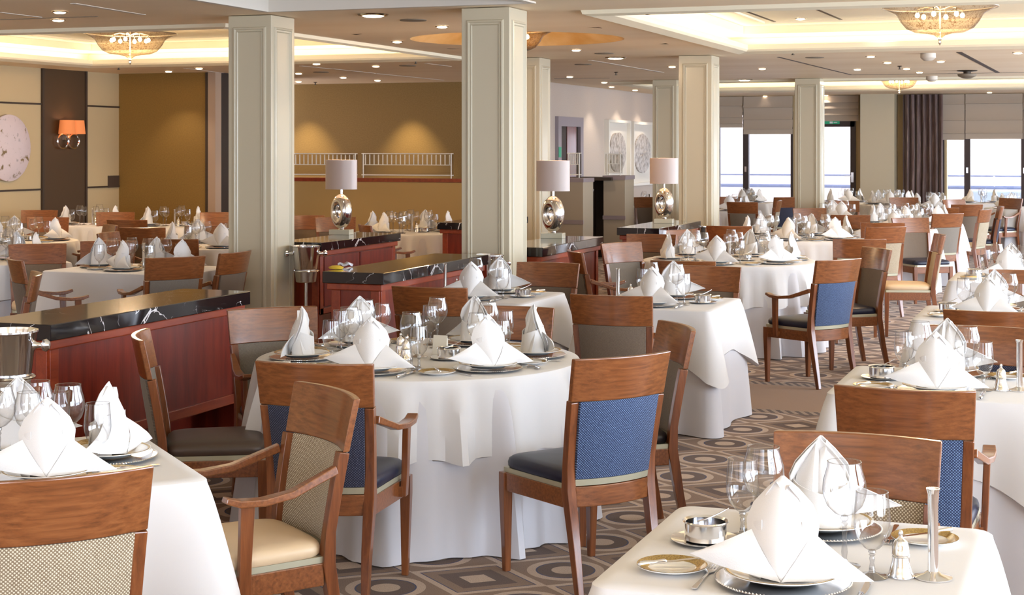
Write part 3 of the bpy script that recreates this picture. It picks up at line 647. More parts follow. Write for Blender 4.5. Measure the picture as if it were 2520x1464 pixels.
# bigger ring downlights
big = empty('ring_downlight'); MB().lathe([(.085, -.002), (.085, -.014), (.06, -.022), (.003, -.024)], 28).obj('lens', 'downlight_glow', big); MB().lathe([(.085, 0), (.09, -.014), (.115, -.012), (.125, 0)], 32, caps=False).obj('ring', 'chrome_ring', big, smooth=True)
for px, py, lb in ((918, 35, 'between the left and centre columns'), (1515, 141, 'right of the centre column above the corridor'), (1832, 195, 'right of the column behind the farthest lamp')):
    x, y = PZ(px, py, CZ); o = place(big, (x, y, CZ-.001)); tag(o, f'large chrome ringed ceiling light {lb}', 'ceiling light'); glow_spot(x, y, CZ, 40, 110)
sp_ = MB().lathe([(.11, 0), (.11, -.006), (.003, -.008)], 28).obj('ceiling_speaker', 'grille', smooth=True)
for px, py, z, lb in ((30, 91, CZ+.274, 'in the left coffer'), (1017, 49, CZ, 'near the centre column top'), (1487, 131, CZ, 'right of the golden dome'), (1435, 158, CZ, 'above the corridor doorway'), (2038, 60, CZ+.274, 'in the right coffer left of the chandelier'), (2465, 47, CZ+.274, 'in the right coffer right of the chandelier'), (790, 177, CZ, 'beyond the left coffer'), (1003, 161, CZ, 'near the far end of the left coffer'), (2005, 141, CZ, 'in front of the far windows'), (185, 108, CZ+.274, 'at the far end of the left coffer')):
    x, y = PZ(px, py, z); tag(place(sp_, (x, y, z-.001)), f'flat round ceiling speaker grille {lb}', 'speaker')
spk = empty('sprinkler'); MB().lathe([(.028, 0), (.03, -.006), (.01, -.012), (.009, -.04)], 12).obj('stem', 'sprinkler_metal', spk); MB().lathe([(.02, -.04), (.02, -.044), (.003, -.046)], 12).obj('deflector', 'sprinkler_metal', spk)
for px, py, lb in ((292, 163, 'below the left chandelier'), (1023, 148, 'at the end of the left coffer'), (1516, 177, 'above the corridor wall'), (1951, 125, 'below the right coffer'), (2214, 162, 'above the small far chandelier'), (1594, 22, 'at the near corner of the right coffer'), (776, 202, 'near the back wall'), (2265, 233, 'above the brown curtain')):
    x, y = PZ(px, py, CZ); tag(place(spk, (x, y, CZ-.001)), f'small metal ceiling sprinkler {lb}', 'sprinkler')
for px, py, lb in ((2284, 131, 'right of the column before the windows'), (2293, 187, 'beyond the small far chandelier')):
    zz = CZ; x, y = PZ(px, py, zz); o = MB().lathe([(.085, 0), (.085, -.05), (.05, -.08), (.003, -.085)], 20).obj('smoke_detector', 'plastic_white', loc=(x, y, zz-.001), smooth=True); tag(o, f'white smoke detector on the ceiling {lb}', 'smoke detector')
x, y = PZ(2380, 173, CZ); r = empty('camera_dome', (x, y, CZ-.001)); MB().lathe([(.14, 0), (.13, -.012), (.05, -.02), (.05, -.05)], 24).obj('base', 'sprinkler_metal', r); MB().lathe([(.13, -.05), (.12, -.08), (.05, -.11), (.003, -.115)], 24).obj('dome', 'grille', r, smooth=True); tag(r, 'dark hanging ceiling dome unit at the upper right', 'ceiling unit')

def chandelier(X, d, rim, D, lab, bulbs=6, e=55):
    x, y = W(X, d); r = empty('chandelier', (x, y, rim)); q = D/1.0
    pr = [(.50, .0), (.46, -.02), (.41, -.045), (.385, -.06), (.37, -.075), (.34, -.13), (.29, -.19), (.22, -.222), (.12, -.232), (.05, -.25), (.015, -.275)]
    MB().lathe([(a*q, b*q) for a, b in pr], 56, caps=False).obj('glass_bowl', 'chandelier_glass', r, smooth=True)
    MB().torus((0, 0, 0), Matrix.Rotation(PI/2, 3, 'X'), .50*q, .009*q, 48, 8).obj('rim', 'silver_brushed', r, smooth=True)
    MB().lathe([(.008, .1), (.008, -.28*q), (.018, -.285*q), (.008, -.30*q), (.016, -.315*q), (.003, -.34*q)], 12).obj('finial', 'silver_brushed', r, smooth=True)
    MB().lathe([(.1*q, .1), (.09*q, .085), (.012, .08)], 24).obj('canopy', 'silver_brushed', r, smooth=True)
    for k in range(bulbs):
        a = 2*PI*k/bulbs+.35; bx, by = .20*q*math.cos(a), .20*q*math.sin(a)
        b = MB().lathe([(.002, -.022), (.014, -.016), (.02, 0), (.015, .014), (.008, .022)], 12, (bx, by, -.075*q)).obj('bulb', 'bulb_glow', r, smooth=True)
        MB().tube([(0, 0, -.02), (bx*.6, by*.6, .0), (bx, by, -.02), (bx, by, -.05*q)], .005, 6).obj('arm', 'sprinkler_metal', r)
    tag(r, lab, 'chandelier')
    l = bpy.data.lights.new('chandelier_light', 'POINT'); l.energy = e; l.color = (1, .78, .52); l.shadow_soft_size = .15
    o = bpy.data.objects.new('chandelier_light', l); COL.objects.link(o); o.location = (x, y, rim-.12)
chandelier((2313-1260)/FPX*13.95, 13.95, 2.955, .99, 'large glass bowl chandelier in the right ceiling coffer')
chandelier((320-1260)/FPX*17.2, 17.2, 2.955, 1.0, 'glass bowl chandelier under the left ceiling coffer', 8, 150)
chandelier((1252-1260)/FPX*15.4, 15.4, 2.86, .9, 'glass bowl chandelier in the round golden dome behind the centre column', 6, 40)
chandelier((2213-1260)/FPX*27.3, 27.3, 2.90, .78, 'small glass bowl chandelier under the far coffer by the windows', 6, 40)

# spot washes on the back wall and the blinds (recessed wall washers)
for x, lb in ((onY(1015, 0, BYW)[0], 0), (onY(760, 0, BYW)[0], 1), (onY(890, 0, BYW)[0]-3.2, 2)):
    o = glow_spot(x, BYW-.6, CZ, 120, 66, .9, (1, .82, .5)); o.rotation_euler = (math.radians(14), 0, 0)
for px, py in ((1440, 215), (1530, 0), (1590, 0)):
    c_ = onX(px, 300, XC); o = glow_spot(c_[0]+.5, c_[1], CZ, 13, 60, .8, (1, .72, .5)); o.rotation_euler = (0, math.radians(-16), 0)
c_ = onX(14, 300, XL); o = glow_spot(XL+.5, c_[1], CZ, 60, 60, .8, (1, .75, .6)); o.rotation_euler = (0, math.radians(-14), 0)

# ------------------------------------------------------------------ counters
def counter(x1, y0, y1, label, depth=.42, h=.95, doors=False):
    r = empty('sideboard_counter', (x1-depth/2, (y0+y1)/2, 0)); hx = depth/2; hy = (y1-y0)/2
    MB().box(-hx, -hy, h-.072, hx, hy, h).obj('marble_top', 'marble', r, bevel=.004)
    b = .045
    mb = MB().box(-hx+b, -hy+b, .36, hx-b, hy-b, h-.1).box(-hx+b, -hy+b, 0, -hx+b+.03, hy-b, .36).box(-hx+b, -hy+b, 0, hx-b, -hy+b+.05, .36).box(-hx+b, hy-b-.05, 0, hx-b, hy-b, .36).box(-hx+b, -hy+b, 0, hx-b-.22, hy-b, .36)
    mb.obj('body', 'mahogany', r)
    MB().box(-hx+.02, -hy+.02, h-.115, hx-.02, hy-.02, h-.073).obj('cornice', 'mahogany_rail', r, bevel=.006)
    xf = hx-b
    mb = MB().box(xf, -hy+b, .36, xf+.012, -hy+b+.06, h-.115).box(xf, hy-b-.06, .36, xf+.012, hy-b, h-.115).box(xf, -hy+b, .36, xf+.012, hy-b, .41)
    mb.box(-hx+b, -hy+b-.01, 0, -hx+b+.06, -hy+b, h-.115).box(hx-b-.06, -hy+b-.01, 0, hx-b, -hy+b, h-.115)
    mb.obj('face_frame', 'mahogany_rail', r, bevel=.003)
    if doors:
        for s in (-1, 1):
            y_a, y_b = (-hy+b+.07, -.01) if s < 0 else (.01, hy-b-.07)
            d_ = MB().box(xf, y_a, .42, xf+.016, y_b, h-.125).obj('door', 'mahogany', r, bevel=.004)
            yy = -.035 if s < 0 else .035
            MB().tube([(xf+.016, yy, .70), (xf+.04, yy, .69), (xf+.045, yy, .64), (xf+.04, yy, .59), (xf+.016, yy, .58)], .006).obj('handle', 'silver_brushed', d_)
    return tag(r, label, 'counter', 'marble topped mahogany counters')
counter(-4.29, 5.79, 7.53, 'mahogany counter with black veined marble top, nearest on the left')
counter(-4.12, 8.86, 10.65, 'mahogany counter with black marble top in front of the centre column')
counter(-5.90, 11.50, 13.06, 'mahogany two-door counter with black marble top under the left table lamp', doors=True)
counter(-4.01, 11.52, 13.12, 'black marble topped counter under the middle table lamp, right of the centre column')
counter(-3.91, 14.60, 16.28, 'black marble topped counter under the farthest table lamp', doors=True)
counter(-5.95, 15.0, 16.6, 'distant black marble topped counter half hidden left of the centre column')
x, y = PZ(827, 662, .95); tag(MB().lathe([(.003, 0), (.03, .002), (.035, .012), (.02, .022), (.003, .024)], 14, sx=1.5).obj('lemon_piece', 'lemon', loc=(x, y, .95), smooth=True), 'small yellow lemon piece lying on the corner of the centre marble counter', 'lemon')
x, y = PZ(850, 657, .95); rows = [[(-.04+.02*i+.004*math.sin(j*3), -.03+.015*j, .012+.008*math.sin(i*2+j)) for i in range(5)] for j in range(5)]
tag(MB().grid(rows).obj('crumpled_cloth', 'linen_under', solid=.012, loc=(x, y, .95), smooth=True), 'small crumpled white cloth beside the lemon piece on the counter', 'cloth')

def lamp(x, y, z, label, yaw=0):
    r = empty('table_lamp', (x, y, z), yaw)
    MB().box(-.095, -.06, 0, .095, .06, .045).obj('plinth', 'stone_plinth', r, bevel=.003)
    # flattened ring of polished metal: a lathe about Y with an off-centre hole
    rings = []; n = 40; k = 16
    for i_ in range(n):
        a = 2*PI*i_/n; ca, sa = math.cos(a), math.sin(a)
        rr = []
        for j in range(k):
            b = 2*PI*j/k; R_out, R_in = 1.0, .30; mid = (R_out+R_in)/2; hw = (R_out-R_in)/2
            q = mid+hw*math.cos(b); off = .0 + .12*(1-q)
            rr.append((q*ca*.105, .066*math.sin(b)*(1.1-.3*q), .205+q*sa*.155+off*.0-.0+(.02*(1-q)*0)))
        rings.append(rr)
    rings.append(rings[0]); rg = MB().loops(rings, caps=False).obj('ring_base', 'silver', r, smooth=True); rg.rotation_euler.z = -.5
    MB().lathe([(.028, .045), (.02, .055), (.012, .06)], 16).obj('foot', 'silver', r); MB().lathe([(.011, .355), (.011, .44)], 14).obj('neck', 'silver', r)
    MB().lathe([(1, .40), (1, .66)], 48, sx=.145, sy=.09, caps=False).obj('shade', 'shade_silk', r, smooth=True, solid=.003)
    MB().lathe([(.003, -.02), (.022, -.01), (.028, .02), (.014, .045), (.003, .05)], 14, (0, 0, .50)).obj('bulb', 'downlight_glow', r, smooth=True)
    l = bpy.data.lights.new('lamp_glow', 'POINT'); l.energy = 4; l.color = (1, .66, .36); l.shadow_soft_size = .03
    o = bpy.data.objects.new('lamp_glow', l); COL.objects.link(o); o.location = (x, y, z+.56)
    return tag(r, label, 'table lamp', 'ring based table lamps')
for px, py, lb in ((840, 577, 'polished ring table lamp with mauve drum shade on the left counter'), (1361, 586, 'polished ring table lamp with drum shade just right of the centre column'), (1634, 549, 'polished ring table lamp with mauve shade on the farthest counter')):
    x, y = PZ(px, py, .95); lamp(x, y, .95, lb, YAW*.3)

# wine coolers on stands
def cooler(x, y, top, label, sc=1.0):
    r = empty('wine_cooler', (x, y, 0)); h = .21*sc; z0 = top-h
    MB().lathe([(.003, z0), (.066*sc, z0), (.075*sc, z0+.02), (.098*sc, top-.012), (.104*sc, top-.006), (.104*sc, top), (.097*sc, top), (.094*sc, top-.015), (.07*sc, z0+.02), (.003, z0+.012)], 40).obj('bucket', 'silver', r, smooth=True)
    MB().lathe([(.09*sc, z0+.035), (.094*sc, z0+.04), (.09*sc, z0+.045)], 40, caps=False).obj('holder_ring', 'silver', r, smooth=True)
    MB().lathe([(.065*sc, z0-.05), (.07*sc, z0-.045), (.078*sc, z0+.035), (.05*sc, z0-.05)], 32).obj('cradle', 'silver_brushed', r, smooth=True)
    MB().lathe([(.13, 0), (.13, .012), (.03, .03), (.013, .05), (.013, z0-.05)], 28).obj('stand', 'silver_brushed', r, smooth=True)
    for s in (-1, 1):
        k = MB().lathe([(.022*sc, 0), (.012*sc, .012*sc), (.009*sc, .03*sc), (.02*sc, .036*sc), (.024*sc, .048*sc), (.014*sc, .06*sc), (.003, .062*sc)], 16).obj('handle_knob', 'silver', r, smooth=True)
        k.location = (s*.088*sc*CS, s*.088*sc*SN, top-.055*sc); k.rotation_euler = (0, s*PI/2, YAW)
    return tag(r, label, 'wine cooler')
x, y = W((22-1260)/FPX*5.75, 5.75); cooler(x, y, HC-(812-360)/FPX*5.75, 'large silver wine cooler on a stand at the left edge beside the near counter', 1.0)
cooler(-5.95, 11.33, HC-(604-360)/FPX*12.7, 'silver wine cooler on a stand peeping out right of the left column', 1.15)
cooler(-4.19, 10.83, HC-(626-360)/FPX*11.63, 'silver wine cooler behind the centre counter beside the centre column', 1.1)
cooler(-3.96, 16.46, HC-(556-360)/FPX*16.8, 'silver wine cooler at the end of the farthest lamp counter', 1.0)

# ------------------------------------------------------------------ chair
def curve_y(x, wdt, z):                   # back leans and is bowed: centre lies farther back
    lean = -.205-.09*max(0, (z-.42))/.5*(.75+.25*max(0, (z-.42))/.5)
    return lean-.046*(1-(x/(wdt/2))**2)
def make_chair(arms, fabric, seat, wide=.465):
    r = empty('dining_armchair' if arms else 'dining_chair')
    H = .92
    def wat(z): return wide-.042*(H-z)/.5
    def slab(z0, z1, wf, t, inset, name, m, nz=5, nx=12, bev=.004, bulge=0, yo=0):
        rows_f = []; rows_b = []
        mb = MB(); rings = []
        for i in range(nz+1):
            z = z0+(z1-z0)*i/nz; ww = (wat(z)-2*inset)*wf
            f = []; b = []
            for j in range(nx+1):
                x = -ww/2+ww*j/nx; yy = curve_y(x, wat(z), z)+yo
                bu = bulge*math.sin(PI*min(1, max(0, j/nx)))**.4*math.sin(PI*i/nz)**.4 if bulge else 0
                f.append((x, yy+t/2+bu, z)); b.append((x, yy-t/2-bu*.6, z))
            rings.append(f+b[::-1])
        mb.loops(rings); return mb.obj(name, m, r, bevel=bev)
    slab(.752, H, 1, .024, 0, 'top_rail', 'chair_wood', nz=3)
    slab(.445, .751, 1, .022, .036, 'back_panel', fabric, nz=6, bev=0, bulge=.006)
    slab(.418, .443, 1, .018, .036, 'back_trim', 'pale_trim', nz=1, bev=0)
    slab(.335, .415, 1, .024, .034, 'back_apron', 'chair_wood', nz=1)
    for s in (-1, 1):
        pts = []; wh = []
        for z, yo, xo in ((0, -.285, .196), (.2, -.242, .19), (.40, -.208, .193)):
            pts.append((s*xo, yo, z)); wh.append((.026+.016*min(1, z/.35), .03+.014*min(1, z/.35)))
        for z in (.50, .60, .68, .751): pts.append((s*(wat(z)/2-.018), curve_y(wat(z)/2, wat(z), z)+.004, z)); wh.append((.036, .036))
        MB().sweep(pts, (1, 0, 0), wh).obj('rear_leg', 'chair_wood_upright', r, bevel=.003)
        MB().sweep([(s*.213, .205, 0), (s*.217, .205, .33), (s*.217, .205, .405)], (1, 0, 0), [(.026, .026), (.042, .042), (.042, .042)]).obj('front_leg', 'chair_wood_upright', r, bevel=.003)
        MB().sweep([(s*.196, -.19, .368), (s*.219, .19, .368)], (1, 0, 0), (.024, .072)).obj('side_rail', 'chair_wood', r, bevel=.003)
    MB().box(-.2, .195, .332, .2, .219, .404).obj('front_rail', 'chair_wood', r, bevel=.003)
    # pale reveal under the cushion
    MB().loops([[(-.203, -.19, z), (-.222, .21, z), (-.2, .224, z), (.2, .224, z), (.222, .21, z), (.203, -.19, z)] for z in (.4045, .424)]).obj('seat_trim', 'pale_trim', r)
    # cushion: rounded, domed
    rings = []; n = 40
    for z, g, in ((.4245, .99), (.432, 1.015), (.448, 1.02), (.462, 1.0), (.472, .94), (.479, .8), (.484, .5), (.485, .05)):
        ring = []
        for k in range(n):
            a = 2*PI*k/n; ca, sa = math.cos(a), math.sin(a); e_ = .32
            x = abs(ca)**e_*math.copysign(1, ca); y = abs(sa)**e_*math.copysign(1, sa)
            ring.append((x*g*(.214+.01*y), .012+y*g*.214+(-.0 if y > 0 else .0), z))
        rings.append(ring)
    MB().loops(rings).obj('seat_cushion', seat, r, smooth=True)
    if arms:
        for s in (-1, 1):
            pts = [(s*.222, -.225, .70), (s*.232, -.15, .675), (s*.245, -.06, .645), (s*.255, .04, .635), (s*.258, .12, .64), (s*.256, .165, .655)]
            MB().sweep(pts, (1, 0, 0), [(.024, .03), (.03, .026), (.04, .024), (.048, .022), (.05, .022), (.045, .018)]).obj('arm', 'chair_wood', r, bevel=.004)
            MB().sweep([(s*.24, .095, .345), (s*.245, .095, .45), (s*.252, .09, .628)], (1, 0, 0), [(.022, .042), (.024, .04), (.024, .046)]).obj('arm_post', 'chair_wood_upright', r, bevel=.003)
            MB().box(min(s*.222, s*.24), .07, .345, max(s*.222, s*.24), .12, .385).obj('arm_bracket', 'chair_wood', r)
    r.location = (0, 0, -50)
    return r
PROT = {}
def chair(px, py, yaw, arms, fabric, seat, label, group, h=.92, sh=None):
    """px,py = middle of the top rail as seen, yaw = facing (0 away from the camera, + to the right)"""
    key_ = (arms, fabric, seat)
    d = FPX*(HC-h)/(py-HY); X = (px-1260)/FPX*d
    f = math.radians(yaw); back = .31
    X += math.sin(f)*back; d += math.cos(f)*back
    if d > 11.2:                                   # far chairs keep clear of the tables they face
        for _ in range(3):
            for tx, td, tr in TPOS:
                v_ = Vector((X-tx, d-td)); m_ = tr+.19
                if v_.length < m_: v_ = v_.normalized()*m_ if v_.length > .01 else Vector((-math.sin(f), -math.cos(f)))*m_; X, d = tx+v_.x, td+v_.y
    x, y = W(X, d)
    if key_ not in PROT: PROT[key_] = make_chair(arms, fabric, seat)
    o = place(PROT[key_], (x, y, 0), YAW-f)
    cat = 'armchair' if arms else 'chair'
    return tag(o, label, cat, group)

# ------------------------------------------------------------------ tables
def supersq(a, n=.13):
    ca, sa = math.cos(a), math.sin(a)
    return abs(ca)**n*math.copysign(1, ca), abs(sa)**n*math.copysign(1, sa)
def perim_square(hx, hy, rc, n):
    """points and normals round a rounded rectangle, with corner weight"""
    pts = []; segs = []
    for cx, cy, a0 in ((hx-rc, hy-rc, 0), (-hx+rc, hy-rc, 90), (-hx+rc, -hy+rc, 180), (hx-rc, -hy+rc, 270)):
        for k in range(9):
            a = math.radians(a0+k*90/8); pts.append((cx+rc*math.cos(a), cy+rc*math.sin(a), math.cos(a), math.sin(a)))
    out = []; m_ = len(pts)
    for i in range(m_):
        p, q = pts[i], pts[(i+1) % m_]; l_ = math.hypot(q[0]-p[0], q[1]-p[1]); k = max(1, int(l_/.035))
        for j in range(k):
            t = j/k; nx, ny = p[2]*(1-t)+q[2]*t, p[3]*(1-t)+q[3]*t
            x, y = p[0]*(1-t)+q[0]*t, p[1]*(1-t)+q[1]*t
            out.append((x, y, nx, ny))
    return out
def cloth_round(R, z, drop, folds, amp, seed, nr=12):
    rng = random.Random(seed); ph = [rng.uniform(0, 6.28) for _ in range(4)]; n = 180
    rings = [[(R*q*math.cos(2*PI*k/n), R*q*math.sin(2*PI*k/n), z) for k in range(n)] for q in (.05, .5, .9, .98)]
    for q, dz in ((.995, -.003), (1.003, -.012)): rings.append([(R*q*math.cos(2*PI*k/n), R*q*math.sin(2*PI*k/n), z+dz) for k in range(n)])
    for i in range(1, nr+1):
        t = i/nr; ring = []
        for k in range(n):
            a = 2*PI*k/n
            w1 = math.sin(folds*a+ph[0]+1.6*math.sin(2*a+ph[1])+.8*math.sin(5*a+ph[2])); w2 = math.sin((folds*2+3)*a+ph[3])
            f = (.5+.5*w1)**2.0*.85+.12*w2
            g = amp*(t**.8)*f; rr = R*1.003+.012*t+g*(.7+.6*math.sin(3*a+ph[2])**2)
            ring.append((rr*math.cos(a), rr*math.sin(a), z-.012-(drop-.012)*t-(.008*w1*t if drop < .5 else 0)))
        rings.append(ring)
    return MB().loops(rings, caps=True)
def cloth_square(hx, hy, z, drop, over, seed, floor=False, nr=12):
    rng = random.Random(seed); ph = rng.uniform(0, 6)
    per = perim_square(hx, hy, .045, 0); n = len(per); rings = []
    for q in (.05, .5, .9): rings.append([(x*q, y*q, z) for x, y, nx, ny in per])
    rings.append([(x*.985, y*.985, z) for x, y, nx, ny in per]); rings.append([(x+nx*.002, y+ny*.002, z-.006) for x, y, nx, ny in per])
    rings.append([(x+nx*.004, y+ny*.004, z-.016) for x, y, nx, ny in per])
    for i in range(1, nr+1):
        t = i/nr; ring = []
        for x, y, nx, ny in per:
            # distance from nearest corner along the edge
            dc = math.hypot(hx-abs(x), hy-abs(y)); dg = math.exp(-(dc/.11)**2); side = math.exp(-((dc-.20)/.08)**2)
            if floor: dd = drop; fl = .02+.07*dg-.012*side+.012*math.sin(x*19+y*17+ph)
            else: dd = drop+(over*.9)*math.exp(-dc/.13)*1.0; fl = .012+.12*dg-.004*side+.006*math.sin(x*15+y*13+ph)
            L_ = math.hypot(nx, ny) or 1
            tx, ty = nx/L_, ny/L_
            if dc < .3: # pull toward the corner diagonal
                sx_, sy_ = math.copysign(1, x), math.copysign(1, y); bl = dg*.5; tx = tx*(1-bl)+sx_*.707*bl; ty = ty*(1-bl)+sy_*.707*bl
            ring.append((x+tx*(.004+fl*t**.85), y+ty*(.004+fl*t**.85), z-.016-(dd-.016)*t))
        rings.append(ring)
    return MB().loops(rings, caps=True)
CL = {}; TPOS = []
def table(kind, X, d, size, rot, where, h=.75, seed=1):
    """rot = cam yaw of one edge direction; 20.3 is room aligned"""
    x, y = W(X, d); rz = YAW-math.radians(rot); sx_, sy_ = size if isinstance(size, tuple) else (size, size)
    k = (kind, sx_, sy_, seed)
    if k not in CL:
        if kind == 'round':
            u_ = cloth_round(sx_/2-.006, h-.006, h-.012, 13, .12, seed+5); o_ = cloth_round(sx_/2, h, .335, 19, .085, seed)
        else:
            u_ = cloth_square(sx_/2-.006, sy_/2-.006, h-.006, h-.012, 0, seed+5, True); o_ = cloth_square(sx_/2, sy_/2, h, .275, .22, seed)
        CL[k] = (u_.obj('table_skirt', 'linen_under', smooth=True), o_.obj('tablecloth', 'linen', smooth=True))
    a, b = (place(CL[k][0], (x, y, 0), rz), place(CL[k][1], (x, y, 0), rz))
    TPOS.append((X, d, (sx_/2 if kind == 'round' else sy_/2*1.12)))
    tag(a, f'floor-length white underskirt of {where}', 'table skirt', 'white table skirts')
    tag(b, f'white top cloth draped over {where}', 'tablecloth', 'white top cloths')
    return (X, d)
# --- tableware prototypes
def lathe_obj(name, prof, m, parent=None, n=40, caps=True, **k): return MB().lathe(prof, n, caps=caps).obj(name, m, parent, smooth=True, **k)
def mk_charger():
    r = empty('charger_plate'); lathe_obj('base', [(.003, .002), (.10, .002), (.11, .006), (.150, .010), (.150, .013), (.11, .010), (.003, .008)], 'silver', r, 56)
    mb = MB(); n = 110
    for k in range(n):
        a = 2*PI*k/n; c0 = (.151*math.cos(a), .151*math.sin(a), .0125)
        q = .0032; nn = len(mb.v); mb.v += [(c0[0]+dx*q, c0[1]+dy*q, c0[2]+dz_*q) for dx, dy, dz_ in ((1,0,0),(-1,0,0),(0,1,0),(0,-1,0),(0,0,1),(0,0,-1))]
        mb.f += [(nn+a_, nn+b_, nn+c_) for a_, b_, c_ in ((0,2,4),(2,1,4),(1,3,4),(3,0,4),(2,0,5),(1,2,5),(3,1,5),(0,3,5))]
    mb.obj('beaded_rim', 'silver', r, smooth=True); return r
def mk_plate():
    r = empty('dinner_plate'); lathe_obj('dish', [(.003, .0), (.075, .0), (.085, .006), (.126, .016), (.131, .0185), (.131, .0205), (.125, .0195), (.088, .009), (.076, .005), (.003, .005)], 'porcelain', r, 56)
    lathe_obj('rim_line', [(.121, .0187), (.124, .0202), (.1275, .0208), (.128, .0204)], 'gold_rim', r, 56, caps=False); return r
def mk_bread():
    r = empty('bread_plate'); lathe_obj('dish', [(.003, .0), (.045, .0), (.052, .005), (.079, .011), (.082, .013), (.082, .0145), (.077, .0135), (.055, .008), (.048, .005), (.003, .005)], 'porcelain', r, 48)
    MB().lathe([(.056, .0086), (.077, .0143), (.0815, .0152)], 48, caps=False).obj('gold_band', 'gold_rim', r, smooth=True); return r
def mk_glass(name, H, br, rim, bh, stem=True):
    r = empty(name); sb = H-bh
    pr = [(.006, sb), (br*.45, sb+bh*.06), (br*.8, sb+bh*.2), (br*.97, sb+bh*.38), (br, sb+bh*.48), (br*.97, sb+bh*.65), (rim*1.03, sb+bh*.9), (rim, H)]
    MB().lathe(pr, 36, caps=False).obj('bowl', 'glass', r, smooth=True)
    MB().torus((0, 0, H), Matrix.Rotation(PI/2, 3, 'X'), rim, .0011, 36, 6).obj('rim', 'glass_stem', r, smooth=True)
    MB().lathe([(.036, .001), (.037, .003), (.02, .006), (.008, .012), (.0055, .02), (.0075, sb*.3), (.0045, sb*.55), (.0065, sb*.72), (.0045, sb*.8), (.008, sb*.86), (.005, sb*.9), (.009, sb*.95), (.008, sb+.002)], 24).obj('stem', 'glass_stem', r, smooth=True)
    return r
def mk_napkin(v=0):
    mb = MB(); rng = random.Random(v)
    # front leaf: pointed, convex
    prof = [(0, .006, -.062), (.018, .03, -.066), (.05, .058, -.068), (.085, .077, -.060), (.125, .081, -.046), (.16, .066, -.030), (.195, .035, -.014), (.224, .003, -.004)]
    rows = [[(w_*u_, y_+.045*u_*u_*(w_/.076), z_+.004*math.sin(u_*3)*(w_/.076)) for u_ in [-1+2*i/10 for i in range(11)]] for z_, w_, y_ in prof]
    mb.grid(rows)
    rows = [[(w_*.93*u_+.004, y_+.008+.045*u_*u_*(w_/.076), z_*.97) for u_ in [-1+2*i/8 for i in range(9)]] for z_, w_, y_ in prof[1:]]
    mb.grid(rows)
    # two rear leaves
    for s, hh, lean in ((-1, .212, .012), (1, .205, .02)):
        rows = []
        for i in range(9):
            t = i/8; z_ = hh*t; w_ = .045*math.sin(PI*(.28+.72*t))**.7 + .002; yc = .05-.045*t+lean*0
            rows.append([(s*(.032-.018*t)+w_*u_, yc-.02*u_*u_+.006*math.sin(4*u_+s), z_) for u_ in [-1+2*k/6 for k in range(7)]])
        mb.grid(rows)
    # wrapped collar crossing at the back
    rows = []
    for z_, q in ((0, 1.0), (.03, .99), (.06, .97), (.085, .94)):
        row = []
        for k in range(25):
            a = -PI*.28+PI*1.56*k/24; ff = math.cos((a-PI/2)*1.0); top = z_+(.045*(1-abs(k-12)/12)**0 * (abs(k-12)/12) if z_ > .08 else 0)
            row.append((.074*q*math.cos(a), .052*q*math.sin(a)+.002, top))
        rows.append(row)
    mb.grid(rows)
    # wings
    for s in (-1, 1):
        L0 = Vector((0, -.064, .002)); L1 = Vector((s*.068, -.02, .105)); T = Vector((s*(.205 if s < 0 else .2), -.03-.02*(s > 0), .045 if s < 0 else .012)); B = Vector((s*.07, -.035, .006))
        rows = []
        for i in range(9):
            t = i/8; lo = L0.lerp(B, min(1, t*2)).lerp(T, max(0, t-.1)/.9 if t > .1 else 0); hi = L1.lerp(T, t); row = []
            for k in range(6):
                u_ = k/5; p = lo.lerp(hi, u_); bu = math.sin(PI*u_)*.018*(1-t)+.012*math.sin(PI*t)
                row.append((p.x, p.y-bu, p.z+.010*math.sin(PI*t)*math.sin(PI*u_)))
            rows.append(row)
        mb.grid(rows)
    return mb.obj('napkin', 'napkin_linen', smooth=True, solid=.0022)
def flat(mb, pts, t=.0025, z=.003):          # outline -> thin solid
    n = len(mb.v); k = len(pts)
    mb.v += [(x, y, z) for x, y in pts]+[(x, y, z+t) for x, y in pts]
    mb.f += [tuple(n+i for i in reversed(range(k))), tuple(n+k+i for i in range(k))]+[(n+i, n+(i+1) % k, n+k+(i+1) % k, n+k+i) for i in range(k)]
    return mb
def mk_fork():
    r = empty('fork'); mb = MB(); flat(mb, [(-.003, -.03), (-.007, -.10), (-.005, -.108), (.005, -.108), (.007, -.10), (.003, -.03), (.003, .03), (.012, .045), (.012, .06), (-.012, .06), (-.012, .045), (-.003, .03)]); mb.obj('handle', 'silver', r, bevel=.0006)
    mb = MB()
    for k in range(4): x = -.0105+k*.007; mb.box(x-.0014, .058, .004, x+.0014, .098, .0062)
    mb.obj('tines', 'silver', r); return r
def mk_knife(name='table_knife', q=1.0):
    r = empty(name); hd = MB().lathe([(.003, 0), (.0075, .004), (.0085, .02), (.006, .05), (.0075, .085), (.005, .09)], 12).obj('handle', 'silver', r, smooth=True)
    hd.rotation_euler = (-PI/2, 0, 0); hd.location = (0, -.11*q, .0085); hd.scale = (q, q, q)
    mb = MB(); flat(mb, [(-.006*q, -.02*q), (.006*q, -.02*q), (.009*q, .02*q), (.009*q, .08*q), (.002*q, .105*q), (-.006*q, .09*q)], .0018, .006); mb.obj('blade', 'silver', r); return r
def mk_shaker():
    r = empty('salt_shaker'); lathe_obj('body', [(.003, 0), (.031, 0), (.031, .004), (.026, .012), (.021, .035), (.0195, .045), (.021, .047), (.0195, .049), (.021, .051), (.0195, .053), (.019, .07), (.014, .082)], 'silver', r, 28)
    lathe_obj('finial', [(.014, .082), (.006, .088), (.004, .093), (.006, .097), (.0045, .103), (.002, .106)], 'silver', r, 16); return r
